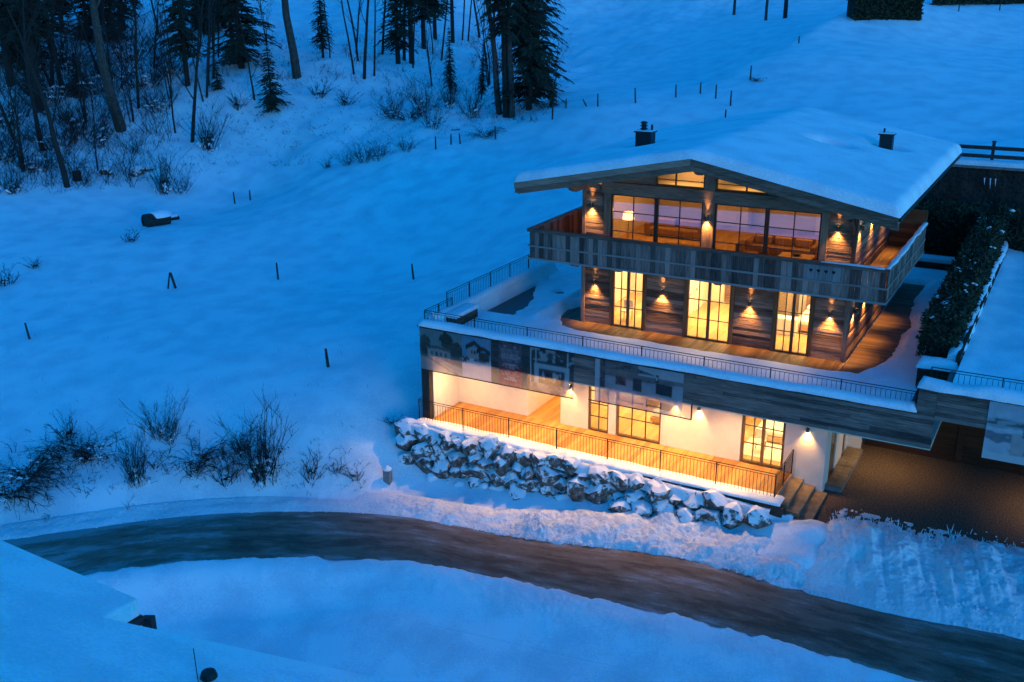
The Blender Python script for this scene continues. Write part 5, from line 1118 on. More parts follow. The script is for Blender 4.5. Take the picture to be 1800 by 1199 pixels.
def bare_meshes(seed, h, r0, lean=0.0, fork=0.35, spread=0.7, limbs=9, pale=False, stems=1, depth=3, low=0.3):
    g = random.Random(seed); tr = MB(); cr = MB()
    def limb(p, d, L, r, lev, mb):
        n = 4 if lev else 7; P = [p]; rad = [r]; dd = d.copy()
        for i in range(n):
            j = 0.10 if lev == 0 else 0.28
            dd = (dd+Vector((g.uniform(-j, j), g.uniform(-j, j), g.uniform(-j, j)*0.6+(0.10 if lev else 0.02)))).normalized(); P.append(P[-1]+dd*L/n); rad.append(max(0.004, r*(1-(i+1)/n*(0.80 if lev == 0 else 0.85))))
        mb.tube(P, rad, 7 if lev == 0 else (4 if lev == 1 else 3), cap=False)
        if lev >= depth: return
        cnt = limbs if lev == 0 else (5 if lev == 1 else 4)
        for k in range(cnt):
            f = (low+(1-low)*(k+g.random())/cnt) if lev == 0 else (0.2+0.8*(k+g.random())/cnt); f = min(f, 0.98)
            i = min(n-1, int(f*n)); q = P[i].lerp(P[i+1], f*n-i); a = g.random()*6.283; ax = (P[i+1]-P[i]).normalized()
            side = ax.orthogonal().normalized(); side.rotate(Matrix.Rotation(a, 3, ax)); nd = (ax*(1-spread*0.6)+side*spread*g.uniform(0.6, 1.1)+Vector((0, 0, 0.12))).normalized()
            limb(q, nd, L*(0.42-0.14*f if lev == 0 else 0.5)*g.uniform(0.6, 1.15), max(0.006, rad[i]*0.42), lev+1, cr)
    for s in range(stems):
        a = g.random()*6.28; off = Vector((math.cos(a), math.sin(a), 0))*(0.18*h/8 if stems > 1 else 0)
        d = Vector((lean+off.x*(0.5 if stems > 1 else 0), off.y*(0.5 if stems > 1 else 0), 1)).normalized()
        limb(Vector((off.x*0.6, off.y*0.6, -0.3)), d, h*g.uniform(0.85, 1.05), r0*(1 if stems == 1 else 0.75), 0, tr)
    return tr.mesh('trunk', M_BARK_PALE if pale else M_BARK), cr.mesh('crown', M_BARK_PALE if pale else M_TWIG)
TREEG = 'trees on the wooded bank'
def plant_tree(name, label, meshes, px, py, hpx, hm, lean=(0, 0), rz=None, cat='tree', group=TREEG, wide=1.0):
    (x, y, z), D = hit(px, py); s = hpx*D/FOC/hm
    t = bpy.data.objects.new(name, None); t.empty_display_size = 0.3
    rz = random.uniform(0, 6.28) if rz is None else rz
    # lean given in the picture plane
    ax = Matrix.Rotation(lean[0], 4, Vector(FWD*np.array([1, 1, 0])).normalized()) if lean[0] else Matrix.Identity(4)
    link(t, None, Matrix.Translation((x, y, z-0.1)) @ ax @ Matrix.Rotation(rz, 4, 'Z') @ Matrix.Diagonal((s*wide, s*wide, s, 1))); tag(t, label, cat, group)
    for nm, me in zip(('trunk', 'crown'), meshes):
        o = bpy.data.objects.new(nm, me); COL.objects.link(o); o.parent = t
    return t
SP = [spruce_meshes(1, 10, 2.1), spruce_meshes(2, 10, 1.7, 0.12), spruce_meshes(3, 10, 2.4, 0.22), spruce_meshes(4, 4, 1.25, 0.02, 0.8), spruce_meshes(5, 16, 2.6, 0.30)]
BT = [bare_meshes(11, 12, 0.17, 0.0, low=0.35), bare_meshes(12, 12, 0.13, 0.05, spread=0.55, low=0.25), bare_meshes(13, 14, 0.30, 0.0, limbs=8, low=0.40, pale=True), bare_meshes(14, 10, 0.07, 0.02, limbs=8, depth=2, low=0.45), bare_meshes(15, 9, 0.09, 0, stems=3, limbs=7, low=0.2, depth=3), bare_meshes(16, 14, 0.22, 0.0, pale=True, limbs=10, low=0.5, spread=0.5)]
for (kind, i, px, py, hpx, lean, wide, lab) in [
    ('s', 4, 70, 195, 420, 0.0, 1.25, 'huge dark spruce filling the upper left corner'), ('s', 4, 20, 150, 400, 0.0, 1.1, 'dark spruce standing on the very edge beside the huge corner spruce'),
    ('b', 0, 118, 328, 330, -0.13, 1.2, 'forked bare tree lowest on the bank beside the flat stump'), ('b', 2, 214, 228, 420, -0.13, 1.15, 'thick leaning mossy trunk rising out of the picture'),
    ('b', 3, 172, 300, 230, -0.07, 1.0, 'thin straight bare trunk with one stiff side bough'), ('b', 4, 232, 215, 170, -0.08, 0.9, 'clump of thin stems at the foot of the thick leaning trunk'),
    ('b', 1, 243, 190, 250, -0.05, 1.0, 'bare tree with fine fan of branches right of the thick leaning trunk'), ('b', 3, 308, 233, 260, -0.07, 1.0, 'slim bare pole of a tree left of the curved trunk'),
    ('b', 1, 337, 250, 330, 0.04, 1.0, 'curved bare trunk in front of the wide spruces'), ('s', 2, 330, 150, 260, 0.0, 1.0, 'spruce with a bare lower stem behind the curved trunk'),
    ('b', 3, 358, 178, 240, -0.05, 0.9, 'thin pale trunk between the two wide spruces'), ('s', 0, 425, 118, 250, 0.0, 1.35, 'broad dark spruce with a full skirt'),
    ('s', 3, 383, 158, 52, 0.0, 1.1, 'small dark spruce under the broad spruce'), ('s', 3, 478, 192, 105, 0.0, 1.1, 'young bushy spruce lowest on the open bank'),
    ('b', 5, 522, 136, 420, -0.09, 1.25, 'stout pale trunk with clean bole beside the broad spruce'), ('s', 1, 568, 102, 160, 0.0, 0.85, 'slender well-shaped spruce right of the stout pale trunk'),
    ('b', 3, 580, 102, 190, -0.02, 1.0, 'thin trunk standing against the slender spruce'), ('b', 3, 623, 130, 260, 0.02, 1.1, 'first of three thin straight trunks in the open'), ('b', 0, 640, 138, 280, 0.02, 0.8, 'middle one of three thin straight trunks in the open'), ('b', 3, 657, 133, 250, -0.04, 1.1, 'last of three thin straight trunks in the open'),
    ('s', 1, 700, 112, 240, 0.0, 1.05, 'spruce with snowless boughs in the central clump'), ('b', 0, 710, 105, 280, -0.02, 0.8, 'dark trunk inside the central spruce clump'), ('s', 4, 724, 112, 340, 0.0, 0.9, 'tall spruce with long bare stem in the central clump'), ('s', 2, 745, 85, 250, 0.0, 1.0, 'spruce behind the central clump'), ('s', 2, 765, 70, 230, 0.0, 0.9, 'ragged spruce between the clump and the dark pair of trunks'),
    ('s', 4, 796, 75, 300, 0.0, 0.75, 'spruce with thick dark stem near the top of the bank'), ('s', 1, 792, 165, 115, 0.0, 0.9, 'slim spruce sapling below the thick dark stem'), ('b', 3, 812, 70, 230, 0.0, 1.0, 'first thin stem right of the thick dark spruce stem'), ('b', 3, 822, 72, 230, 0.0, 1.0, 'second thin stem right of the thick dark spruce stem'),
    ('s', 1, 846, 175, 105, 0.06, 0.75, 'crooked little spruce with a bare foot left of the big clump'), ('b', 5, 878, 200, 400, -0.09, 0.95, 'pale leaning trunk on the left of the big clump by the fence'), ('s', 4, 890, 205, 480, -0.02, 0.85, 'tall dark stem in the heart of the big clump by the fence'), ('b', 5, 900, 206, 420, 0.0, 0.95, 'pale upright trunk on the right of the big clump by the fence'),
    ('s', 0, 930, 192, 300, 0.0, 1.05, 'drooping dense spruce beside the big clump by the fence'), ('s', 0, 944, 170, 330, 0.0, 0.95, 'tall spruce overhanging the meadow at the end of the wood'), ('s', 3, 970, 188, 48, 0.0, 1.0, 'tiny spruce at the end of the wood by the fence'), ('b', 1, 971, 205, 145, 0.0, 0.9, 'small bare tree with airy crown at the end of the wood'),
    ('b', 5, 1290, 26, 200, 0.0, 0.9, 'bare trunk farthest to the left of the three above the meadow'), ('b', 5, 1346, 36, 200, 0.0, 0.9, 'middle trunk of the three standing above the meadow'), ('s', 4, 1380, 32, 260, 0.0, 0.9, 'thick spruce stem of the three standing above the meadow'),
    ('s', 0, 48, 120, 330, 0, 1.5, 'massive low-skirted spruce darkening the upper left corner'), ('b', 0, 75, 265, 300, -0.12, 1.1, 'bare trunk between the forked tree and the left edge'), ('b', 4, 40, 300, 220, -0.1, 1.2, 'cluster of bare stems low at the left edge'), ('b', 1, 200, 175, 200, -0.08, 1.1, 'bare tree partly hidden by the thick leaning trunk'), ('b', 4, 150, 215, 200, -0.1, 1.2, 'cluster of bare stems left of the thick leaning trunk'), ('b', 1, 270, 120, 150, 0.03, 1.2, 'far bare tree with a wide fan of twigs'), ('b', 4, 300, 175, 170, 0.0, 1.0, 'cluster of bare stems left of the bare-stemmed spruce'), ('b', 3, 345, 150, 230, 0.02, 1.0, 'thin trunk close to the bare-stemmed spruce'), ('s', 0, 360, 60, 180, 0, 1.1, 'dim spruce between the two wide spruces farther back'), ('b', 4, 470, 80, 130, 0, 1.0, 'far cluster of stems right of the broad spruce'), ('b', 0, 672, 95, 220, 0.03, 0.8, 'crooked bare tree left of the central clump'), ('b', 4, 760, 150, 130, 0, 1.0, 'bare coppice stems right of the central clump'), ('b', 4, 860, 150, 180, 0, 1.0, 'bare coppice stems behind the pale leaning trunk'), ('b', 0, 868, 90, 220, 0.0, 0.9, 'bare tree rising behind the big clump by the fence'), ('s', 1, 915, 120, 280, 0, 1.0, 'dark spruce behind the pale upright trunk'), ('s', 2, 745, 30, 160, 0, 1.1, 'dim spruce at the top edge above the central clump'), ('s', 1, 20, 40, 170, 0, 1.2, 'dim spruce at the very corner of the picture'), ('s', 0, 45, 60, 200, 0, 1.1, 'dim spruce far back in the upper left corner'), ('s', 1, 110, 45, 180, 0, 1.0, 'dim spruce behind the thick leaning trunk'), ('b', 1, 280, 60, 180, 0, 1.0, 'distant bare tree at the top of the bank'), ('b', 0, 25, 245, 230, -0.12, 1.0, 'bare tree leaning in from the left edge of the picture'), ('s', 3, 60, 165, 90, 0, 1.1, 'bushy dark young spruce among twigs near the left edge'), ('s', 3, 140, 170, 75, 0, 1.2, 'dark flat-topped young spruce beside the thick leaning trunk')]:
    if kind == 's': plant_tree('spruce', lab, SP[i], px, py, hpx, {0: 10, 1: 10, 2: 10, 3: 4, 4: 16}[i], (lean, 0), wide=wide)
    else: plant_tree('bare_tree', lab, BT[i], px, py, hpx, {0: 12, 1: 12, 2: 14, 3: 10, 4: 9, 5: 14}[i], (lean, 0), wide=wide)

gt_ = random.Random(77)
for k in range(34):          # stems deep in the wood that nothing tells apart
    px, py = gt_.uniform(-10, 470), gt_.uniform(45, 175)
    if k % 4 == 3: px, py = gt_.uniform(600, 930), gt_.uniform(40, 120)
    i = gt_.choice((0, 1, 3, 3)); plant_tree('bare_tree', 'thin dark trunk among many alike deep in the upper wood', BT[i], px, py, gt_.uniform(150, 300), {0: 12, 1: 12, 3: 10}[i], (gt_.uniform(-0.1, 0.04), 0), wide=gt_.uniform(0.8, 1.2), group='alike thin trunks deep in the wood')
for k in range(12):
    px, py = gt_.uniform(-20, 420), gt_.uniform(25, 85); i = gt_.choice((0, 1, 2))
    plant_tree('spruce', 'dim spruce among several alike at the back of the wood', SP[i], px, py, gt_.uniform(120, 210), 10, (0, 0), wide=gt_.uniform(0.9, 1.3), group='alike dim spruces at the back of the wood')
# ------------------------------------------------------------------ shrubs
def shrub_meshes(seed, h, n, spread, arch=0.0, clumps=0, twigs=4):
    g = random.Random(seed); st = MB(); cl = MB()
    for k in range(n):
        a = g.random()*6.283; r = g.uniform(0, 0.16)*h; p = Vector((r*math.cos(a), r*math.sin(a), -0.1)); d = Vector((math.cos(a)*spread*g.uniform(0.2, 1), math.sin(a)*spread*g.uniform(0.2, 1), 1)).normalized(); L = h*g.uniform(0.5, 1.08); P = [p]
        for i in range(5):
            d = (d+Vector((g.uniform(-.22, .22), g.uniform(-.22, .22), -arch*(i+1)*0.12+0.03))).normalized(); P.append(P[-1]+d*L/5)
        rr = g.uniform(0.008, 0.018); st.tube(P, [rr, rr*.85, rr*.7, rr*.55, rr*.4, 0.003], 3, cap=False)
        for q in range(twigs):
            i = g.randint(1, 4); b = P[i]; e = (d+Vector((g.uniform(-.9, .9), g.uniform(-.9, .9), g.uniform(-.1, .6)))).normalized(); l = L*g.uniform(0.12, 0.3); st.tube([b, b+e*l*0.5, b+e*l+Vector((0, 0, 0.05*l))], [rr*0.6, rr*0.4, 0.003], 3, cap=False)
            for q2 in range(2):
                e2 = (e+Vector((g.uniform(-.8, .8), g.uniform(-.8, .8), g.uniform(-.2, .6)))).normalized(); b2 = b+e*l*g.uniform(0.3, 0.9); st.tube([b2, b2+e2*l*0.45], [rr*0.4, 0.002], 3, cap=False)
    pts = []
    for k in range(clumps):
        a = g.random()*6.283; c = np.array([math.cos(a)*g.uniform(0, .35)*h, math.sin(a)*g.uniform(0, .35)*h, g.uniform(0.05, 0.5)*h*0.6]); s = g.uniform(0.05, 0.13)*h*0.7
        for q in range(60): pts.append(c+np.array([g.gauss(0, s), g.gauss(0, s), g.gauss(0, s*0.8)]))
    if pts: leaf_cloud(cl, pts, 0.07, seed=seed)
    else: leaf_cloud(cl, [np.array([g.gauss(0, .1), g.gauss(0, .1), g.uniform(0, .2)]) for _ in range(25)], 0.07, seed=seed)
    sn = MB()
    for k in range(int(n*0.6)):       # snow caught low in the twigs
        a = g.random()*6.283; q = g.uniform(0.0, 0.42)*h*(0.4+spread*0.5); c = Vector((q*math.cos(a), q*math.sin(a), g.uniform(0.0, 0.30)*h*(1-q/h))); w = g.uniform(0.02, 0.06)*h
        sn.tube([c-Vector((w, 0, 0.3*w)), c+Vector((0, g.uniform(-.3, .3)*w, 0.2*w)), c+Vector((w, 0, -0.2*w))], [w*0.2, w*0.6, w*0.15], 5)
    return st.mesh('stems', M_TWIG), cl.mesh('dry_leaves', M_LEAF_DRY), sn.mesh('caught_snow', M_SNOW, True)
SH = [shrub_meshes(31, 3.0, 60, 0.28, 0, 4, 4), shrub_meshes(32, 2.4, 40, 0.55, 0, 3, 5), shrub_meshes(33, 1.8, 44, 1.3, 0.9, 1, 6), shrub_meshes(34, 1.2, 18, 0.7, 0.2, 1, 4), shrub_meshes(35, 2.6, 30, 0.75, 0.1, 0, 6)]
SHH = [3.0, 2.4, 1.8, 1.2, 2.6]
def plant_shrub(i, px, py, hpx, lab, wide=1.0, group='bare shrubs in the snow'):
    (x, y, z), D = hit(px, py); s = 0.9*hpx*D/FOC/SHH[i]
    t = bpy.data.objects.new('shrub', None); t.empty_display_size = 0.3; link(t, None, Matrix.Translation((x, y, z-0.03)) @ Matrix.Rotation(random.uniform(0, 6.28), 4, 'Z') @ Matrix.Diagonal((s*wide, s*wide, s, 1))); tag(t, lab, 'shrub', group)
    for nm, me in zip(('stems', 'dry_leaves', 'caught_snow'), SH[i]): o = bpy.data.objects.new(nm, me); COL.objects.link(o); o.parent = t; o['kind'] = 'stuff'
for i, px, py, h, lab, wd_ in [(0, 464, 842, 165, 'tallest upright bare shrub above the road', 1.0), (0, 240, 848, 120, 'upright bare shrub with dark leafy foot above the road', 0.9), (4, 285, 768, 110, 'airy fan-shaped shrub higher up the roadside bank', 0.9), (4, 300, 775, 80, 'low twiggy shrub with a dark ball beside the airy fan', 1.0),
    (2, 20, 862, 110, 'dark arching bramble mass at the left edge above the road', 1.5), (2, 55, 830, 90, 'arching bramble next to the mass at the left edge', 1.4), (2, 118, 800, 75, 'arching twiggy bramble in the middle of the bank', 1.4), (2, 170, 800, 75, 'bramble with snow caught in it between two upright shrubs', 1.3), (3, 120, 770, 70, 'single spiky shrub above the arching brambles', 0.9), (2, 345, 810, 75, 'tangled bramble between the two tallest shrubs', 1.3), (2, 390, 820, 70, 'tangled bramble just left of the tallest shrub', 1.2), (3, 340, 835, 50, 'small shrub low on the bank between the tallest ones', 1.2), (3, 395, 850, 60, 'dark small shrub at the foot of the bank', 1.3), (1, 425, 800, 75, 'wide twiggy shrub behind the tallest one', 1.2),
    (3, 550, 840, 65, 'thin weeping shrub right of the tallest shrub', 1.2), (3, 590, 830, 30, 'low tuft left of the boulder wall', 1.6), (3, 625, 840, 35, 'faint low tuft nearest the boulder wall', 1.6), (1, 365, 262, 95, 'fan of bare stems right of the curved trunk', 1.0), (1, 290, 340, 100, 'dark bushy shrub at the lower edge of the wood', 0.8), (4, 318, 340, 70, 'sparse bare shrub beside the dark one at the wood edge', 0.8), (2, 720, 210, 45, 'dark matted shrub on the open bank', 1.8), (4, 745, 200, 90, 'grey twiggy bush in the middle of the open bank', 1.2), (4, 690, 205, 70, 'pale twiggy bush left of the grey one on the open bank', 1.2), (4, 830, 205, 90, 'bare bush below the crooked little spruce', 1.0), (2, 850, 240, 40, 'dark bramble heap at the fence below the big clump', 1.6), (1, 790, 190, 60, 'thin bush under the slim sapling', 1.0),
    (4, 640, 285, 55, 'dry reed-like tuft left of the little gate', 1.3), (4, 665, 280, 50, 'dry reed-like tuft nearest the little gate', 1.3), (4, 610, 290, 40, 'sparse dry tuft at the gully end of the meadow', 1.3), (3, 575, 295, 25, 'tiny dry tuft beyond the reeds', 1.3), (1, 20, 340, 70, 'twiggy shrub at the left edge under the bank', 1.2), (4, 60, 300, 90, 'tangle of twigs under the forked bare tree', 1.5), (4, 20, 220, 110, 'dense twig tangle at the left edge of the wood', 1.6), (4, 140, 240, 120, 'dense twig tangle between forked tree and leaning trunk', 1.5), (4, 95, 180, 110, 'dense twig tangle behind the forked tree', 1.6), (4, 255, 150, 110, 'fine twig tangle in front of the distant meadow', 1.5), (4, 185, 160, 110, 'fine twig tangle around the leaning trunk', 1.5), (4, 300, 130, 90, 'fine twig tangle left of the bare-stemmed spruce', 1.4),
    (4, 50, 130, 120, 'fine twig tangle under the massive low-skirted spruce', 1.6), (4, 120, 120, 120, 'fine twig tangle between massive spruce and leaning trunk', 1.6), (4, 10, 280, 110, 'dark twig tangle low at the left edge', 1.5), (4, 100, 260, 90, 'low twig tangle behind the stump', 1.4), (4, 175, 255, 80, 'low twig tangle beside the thin straight trunk', 1.3), (4, 280, 195, 80, 'twig tangle between the slim pole and the leaning trunk', 1.3), (4, 230, 105, 120, 'hazy twig thicket at the top of the bank', 1.6), (3, 420, 190, 40, 'small tuft under the broad spruce', 1.4), (3, 560, 170, 40, 'small tuft on the open bank below the stout trunk', 1.5), (3, 610, 185, 40, 'small tuft on the open bank below three thin trunks', 1.5), (4, 760, 225, 60, 'low twiggy bush below the matted shrub', 1.2), (4, 715, 265, 40, 'dry reeds just above the little gate', 1.5), (3, 60, 470, 25, 'tiny grass tuft in the meadow under the wood', 2.0), (3, 10, 500, 45, 'faint grass clump at the left edge of the meadow', 1.6), (3, 230, 425, 30, 'sparse tuft in front of the snowed-in pipe', 1.6), (3, 85, 915, 16, 'tiny dark tuft in the snow above the road', 2.2), (3, 690, 745, 22, 'small dark twig bundle left of the porch column', 1.8), (4, 870, 130, 90, 'twigs between the pale trunks of the big clump', 1.0), (2, 1335, 142, 18, 'dark brush sticking out of the snow crest', 1.5)]:
    plant_shrub(i, px, py, h, lab, wd_)
# undergrowth nobody could count
ug = MB(); gr_ = random.Random(3)
for k in range(3600):
    px = gr_.uniform(-20, 560) if k % 3 else gr_.uniform(560, 1000); py = gr_.uniform(60, 340-0.12*max(0, px-100)) if k % 3 else gr_.uniform(60, 290-0.22*max(0, px-560))
    if gr_.random() > (1.0 if px < 260 else 0.5): continue
    (x, y, z), D = hit(px, py, 60)
    if D > 148: continue
    for q in range(gr_.randint(2, 5)):
        a = gr_.random()*6.28; l = gr_.uniform(0.12, 0.9)*(1.2 if px < 260 else 0.7); e = Vector((math.cos(a)*l*0.6, math.sin(a)*l*0.6, l*gr_.uniform(0.2, 0.9))); p = Vector((x+gr_.uniform(-.5, .5), y+gr_.uniform(-.5, .5), z-0.05)); ug.tube([p, p+e*0.6, p+e+Vector((0, 0, -0.1*l))], [0.014, 0.009, 0.004], 3, cap=False)
tag(ug.build('undergrowth', M_TWIG), 'dead stalks and twigs poking through the snow of the wood', 'undergrowth', kind='stuff')

tk_ = MB(); gk = random.Random(8)
def tangle(mb, p, h, n, arch):
    for k in range(n):
        a = gk.random()*6.283; d = Vector((math.cos(a)*gk.uniform(0.1, 0.8), math.sin(a)*gk.uniform(0.1, 0.8), 1)).normalized(); L = h*gk.uniform(0.4, 1.1); P = [p+Vector((gk.uniform(-.3, .3), gk.uniform(-.3, .3), -0.1))]
        for i in range(4): d = (d+Vector((gk.uniform(-.25, .25), gk.uniform(-.25, .25), -arch*0.25*i+gk.uniform(-.1, .1)))).normalized(); P.append(P[-1]+d*L/4)
        r = gk.uniform(0.008, 0.018)*(0.6+0.25*h); mb.tube(P, [r, r*.8, r*.6, r*.4, 0.003], 3, cap=False)
        for q in range(5):
            i = gk.randint(1, 3); e = (d+Vector((gk.uniform(-1, 1), gk.uniform(-1, 1), gk.uniform(-.2, .6)))).normalized(); l = L*gk.uniform(0.12, 0.35); b = P[i]; mb.tube([b, b+e*l*0.5, b+e*l+Vector((gk.uniform(-.1, .1), 0, gk.uniform(-.1, .1)))*l], [r*0.55, r*0.35, 0.002], 3, cap=False)
for k in range(560):
    u = gk.random()
    if u < 0.62: px, py = gk.uniform(-15, 300), gk.uniform(70, 330)
    elif u < 0.82: px, py = gk.uniform(280, 640), gk.uniform(60, 150)
    else: px, py = gk.uniform(640, 960), gk.uniform(70, 215)
    (x, y, z), D = hit(px, py, 60)
    if D < 145: tangle(tk_, Vector((x, y, z)), gk.uniform(0.7, 4.6) if u < 0.62 else gk.uniform(0.5, 1.8), gk.randint(3, 7), gk.uniform(0, 0.5))
tag(tk_.build('thicket', M_TWIG), 'tangle of thin bare saplings filling the gaps between the trees', 'undergrowth', kind='stuff')
bk_ = MB()
for k in range(120):
    px = gk.uniform(-10, 640); py = gk.gauss(815, 28)+(25 if px < 60 else 0)
    (x, y, z), D = hit(px, py, 28); tangle(bk_, Vector((x, y, z)), gk.uniform(0.3, 1.5)*(1.0 if px < 480 else 0.5), gk.randint(2, 5), gk.uniform(0.4, 1.3))
for k in range(260):
    px, py = gk.uniform(0, 900), gk.uniform(300, 760); (x, y, z), D = hit(px, py, 28)
    if x > -6.5 or gk.random() > 0.5: continue
    for q in range(gk.randint(1, 3)):
        p = Vector((x+gk.uniform(-.2, .2), y+gk.uniform(-.2, .2), z-0.03)); h = gk.uniform(0.05, 0.22); bk_.tube([p, p+Vector((gk.uniform(-.05, .05), gk.uniform(-.05, .05), h))], [0.007, 0.002], 3, cap=False)
tag(bk_.build('brush', M_TWIG), 'continuous strip of dry brush and stalks on the bank above the road', 'undergrowth', kind='stuff')
# ------------------------------------------------------------------ fence posts, stump, pipe, marker stone, far hedge
pm = MB().tube([(0, 0, -0.3), (0, 0, 0.55), (0.01, 0, 1.0)], [0.055, 0.05, 0.042], 7).mesh('post', M_POST)
def post(px, py, hpx, lab, lean=0.0, w=1.0):
    (x, y, z), D = hit(px, py); s = hpx*D/FOC; o = bpy.data.objects.new('fence_post', pm)
    link(o, None, Matrix.Translation((x, y, z)) @ Matrix.Rotation(lean, 4, Vector(FWD*np.array([1, 1, 0])).normalized()) @ Matrix.Diagonal((w*1.15, w*1.15, s, 1))); tag(o, lab, 'post', 'lone fence posts in the snow')
for px, py, h, lab, ln in [(577, 645, 34, 'thickest lone post in the snow between shrubs and terrace', -0.08), (489, 491, 30, 'lone post in the middle of the meadow', -0.03), (727, 491, 28, 'lone post nearest the terrace pool corner', -0.08), (52, 596, 30, 'lone leaning post near the left edge of the meadow', -0.12), (413, 358, 21, 'lone post below the open bank of the wood', -0.05), (440, 352, 18, 'faint thin post next to the one below the open bank', 0.0),
    (766, 262, 22, 'left post of the little gate at the wood edge', 0.0), (793, 254, 18, 'middle post of the little gate at the wood edge', 0.0), (809, 253, 18, 'right post of the little gate at the wood edge', -0.08), (871, 244, 22, 'post by the bramble heap under the big clump', -0.03), (971, 210, 26, 'post under the small bare tree at the end of the wood', 0.0), (995, 190, 16, 'short post beside the tiny spruce', 0.0), (1031, 187, 14, 'strongly tilted short post on the meadow ridge', -0.5), (1051, 187, 22, 'first upright post of the row crossing the meadow ridge', -0.03), (1117, 181, 26, 'second upright post of the row crossing the meadow ridge', -0.06), (1188, 171, 22, 'third upright post of the row crossing the meadow ridge', -0.03), (1231, 165, 20, 'fourth upright post of the row crossing the meadow ridge', 0.0), (1258, 173, 24, 'fifth upright post of the row crossing the meadow ridge', 0.0), (1284, 186, 26, 'thin last post of the row crossing the meadow ridge', 0.0), (1275, 209, 16, 'stub of a post just above the chalet roof', 0.0), (1319, 140, 24, 'post at the end of the snow crest', 0.0), (1404, 76, 12, 'tiny post on the snow crest', 0.0), (1685, 20, 16, 'post below the dark hedge at the top edge', 0.0), (1757, 18, 16, 'post at the far end below the top edge hedge', 0.0)]:
    post(px, py, h, lab, ln, 1.25 if h > 30 else 1.0)
(x, y, z), D = hit(302, 507); tt = thing('post_pair', (x, y, z), 'two posts propped together like an upturned V in the meadow', 'post')
ru = Vector(RG2)
for s, r in ((-1, 0.05), (1, 0.08)): MB().tube([Vector((x, y, z-0.2))+ru*0.28*s, Vector((x, y, z+1.02))+ru*0.02*s], r, 7).build('post', M_POST, tt)
(a_, b_) = hit(793, 250)[0], hit(809, 250)[0]; g0 = Vector(a_); g1 = Vector(b_)
gt = MB().tube([g0+Vector((0, 0, 0.95)), g1+Vector((0, 0, 0.98))], 0.04, 6).build('gate_rail', M_POST); tag(gt, 'horizontal bar joining the posts of the little gate', 'rail')
(x, y, z), D = hit(136, 316); sm = thing('tree_stump', (x, y, z), 'flat-topped tree stump beside the forked bare tree', 'stump'); MB().tube([(x, y, z-0.3), (x, y, z+0.3), (x, y, z+0.75)], [0.42, 0.34, 0.36], 10).build('stump_wood', M_BARK, sm)
for px, py, w, lab in [(185, 305, 0.7, 'dark rock beside the thin straight trunk'), (240, 305, 0.9, 'largest dark rock at the lower edge of the wood'), (260, 298, 0.6, 'small dark rock touching the largest one')]:
    (x, y, z), D = hit(px, py); o = bpy.data.objects.new('rock', BM[int(w*10) % 9]); link(o, None, Matrix.Translation((x, y, z+0.1)) @ Matrix.Diagonal((w, w*0.8, w*0.7, 1))); tag(o, lab, 'rock', 'dark rocks at the edge of the wood')
(x, y, z), D = hit(262, 398); pi_ = thing('concrete_pipe', (x, y, z), 'snowed-in pipe drum lying in the meadow below the wood', 'pipe'); dr_ = Vector((0.25, 0.97, 0)).normalized()
c0 = Vector((x, y, z+0.42))-dr_*0.3; c1 = c0+dr_*1.9
MB().tube([c0, c1], 0.55, 18, cap=False).build('drum', M_DARKROCK, pi_, smooth=True); MB().tube([c0+dr_*0.08, c0+dr_*0.1], 0.52, 18).build('dark_end', M_BLACK, pi_)
ua, va = np.meshgrid(np.linspace(0, 2*math.pi, 25), np.linspace(0, 1, 9)); rr2 = np.sqrt(1-va**2)+0.0; cc = (c0+c1)/2+dr_*0.35
ex_ = 1.05*rr2*np.cos(ua)*(1+0.1*np.sin(3*ua)); ey_ = 0.62*rr2*np.sin(ua); grid_mesh('snow_cap', cc.x+dr_.x*ex_-dr_.y*ey_, cc.y+dr_.y*ex_+dr_.x*ey_, cc.z+0.18+0.55*va, M_SNOW, pi_)
(x, y, z), D = hit(296, 388); lg = thing('log', (x, y, z), 'snow-topped log lying against the pipe drum', 'log'); a = Vector((x, y, z+0.12))-dr_*0.9
MB().tube([a, a+dr_*1.8], 0.16, 10).build('timber', M_BARK, lg); MB().tube([a+Vector((0, 0, 0.2)), a+dr_*1.7+Vector((0, 0, 0.2))], 0.16, 10).build('snow_cap', M_SNOW, lg, smooth=True)
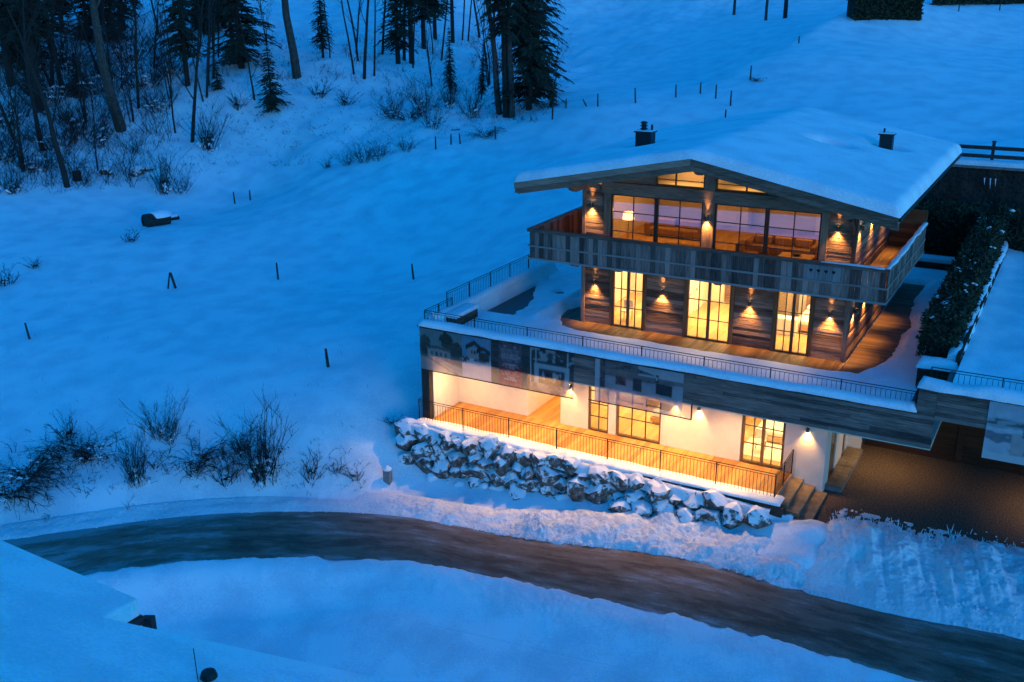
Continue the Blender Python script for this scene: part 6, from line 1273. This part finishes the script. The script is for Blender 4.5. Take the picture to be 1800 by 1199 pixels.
(x, y, z), D = hit(682, 846); ms = thing('marker_stone', (x, y, z), 'pointed grey marker stone with a snow cap left of the boulders', 'stone'); MB().box(x-0.16, x+0.16, y-0.12, y+0.12, z-0.2, z+0.55).build('slab', M_CONC, ms); MB().tube([(x, y, z+0.552), (x, y, z+0.61), (x, y, z+0.72)], [0.2, 0.2, 0.06], 8).build('snow_cap', M_SNOW, ms)
(x, y, z), D = hit(1500, 36); (x2, y2, z2), _ = hit(1618, 36); a, b = Vector((x, y, z)), Vector((x2, y2, z2)); fh = thing('hedge', tuple(a), 'clipped dark hedge block on the skyline meadow at the top edge', 'hedge')
ax_ = (b-a); Lh = ax_.length; ax_.normalize(); nrm = Vector((-ax_.y, ax_.x, 0)); pts = []
for k in range(5200):
    u, v, w = gr_.random()*Lh, gr_.random()*1.6, gr_.random()*2.0
    f = gr_.random()
    if f < 0.55: v = gr_.gauss(0, 0.06)
    else: w = 2.0+gr_.gauss(0, 0.06)
    pts.append(np.array(a+ax_*u+nrm*v+Vector((0, 0, w-0.1))))
hm_ = MB(); leaf_cloud(hm_, pts, 0.30, seed=9); tag(hm_.build('foliage', M_HEDGE, fh), kind='stuff')
cb = MB(); p0 = a+nrm*0.15; cb.v = [tuple(q) for q in (p0+ax_*0.1, p0+ax_*(Lh-0.1), p0+ax_*(Lh-0.1)+nrm*1.3, p0+ax_*0.1+nrm*1.3)]; cb.v = [(q[0], q[1], q[2]-0.5) for q in cb.v]+[(q[0], q[1], q[2]+1.8) for q in cb.v]
cb.f = [(0, 3, 2, 1), (4, 5, 6, 7), (0, 1, 5, 4), (1, 2, 6, 5), (2, 3, 7, 6), (3, 0, 4, 7)]; cb.m = [0]*6; cb.build('stems', M_LEAF_DRY, fh)
(x, y, z), D = hit(1640, 9); (x2, y2, z2), _ = hit(1830, 6); a, b = Vector((x, y, z)), Vector((x2, y2, z2)); hm2 = MB(); pts = []
for k in range(2600): pts.append(np.array(a.lerp(b, gr_.random())+Vector((gr_.gauss(0, .25), gr_.gauss(0, .25), gr_.uniform(0, 0.75)))))
leaf_cloud(hm2, pts, 0.28, seed=10); fh2 = thing('hedge', tuple(a), 'long low dark hedge running out at the top right corner', 'hedge'); tag(hm2.build('foliage', M_HEDGE, fh2), kind='stuff')
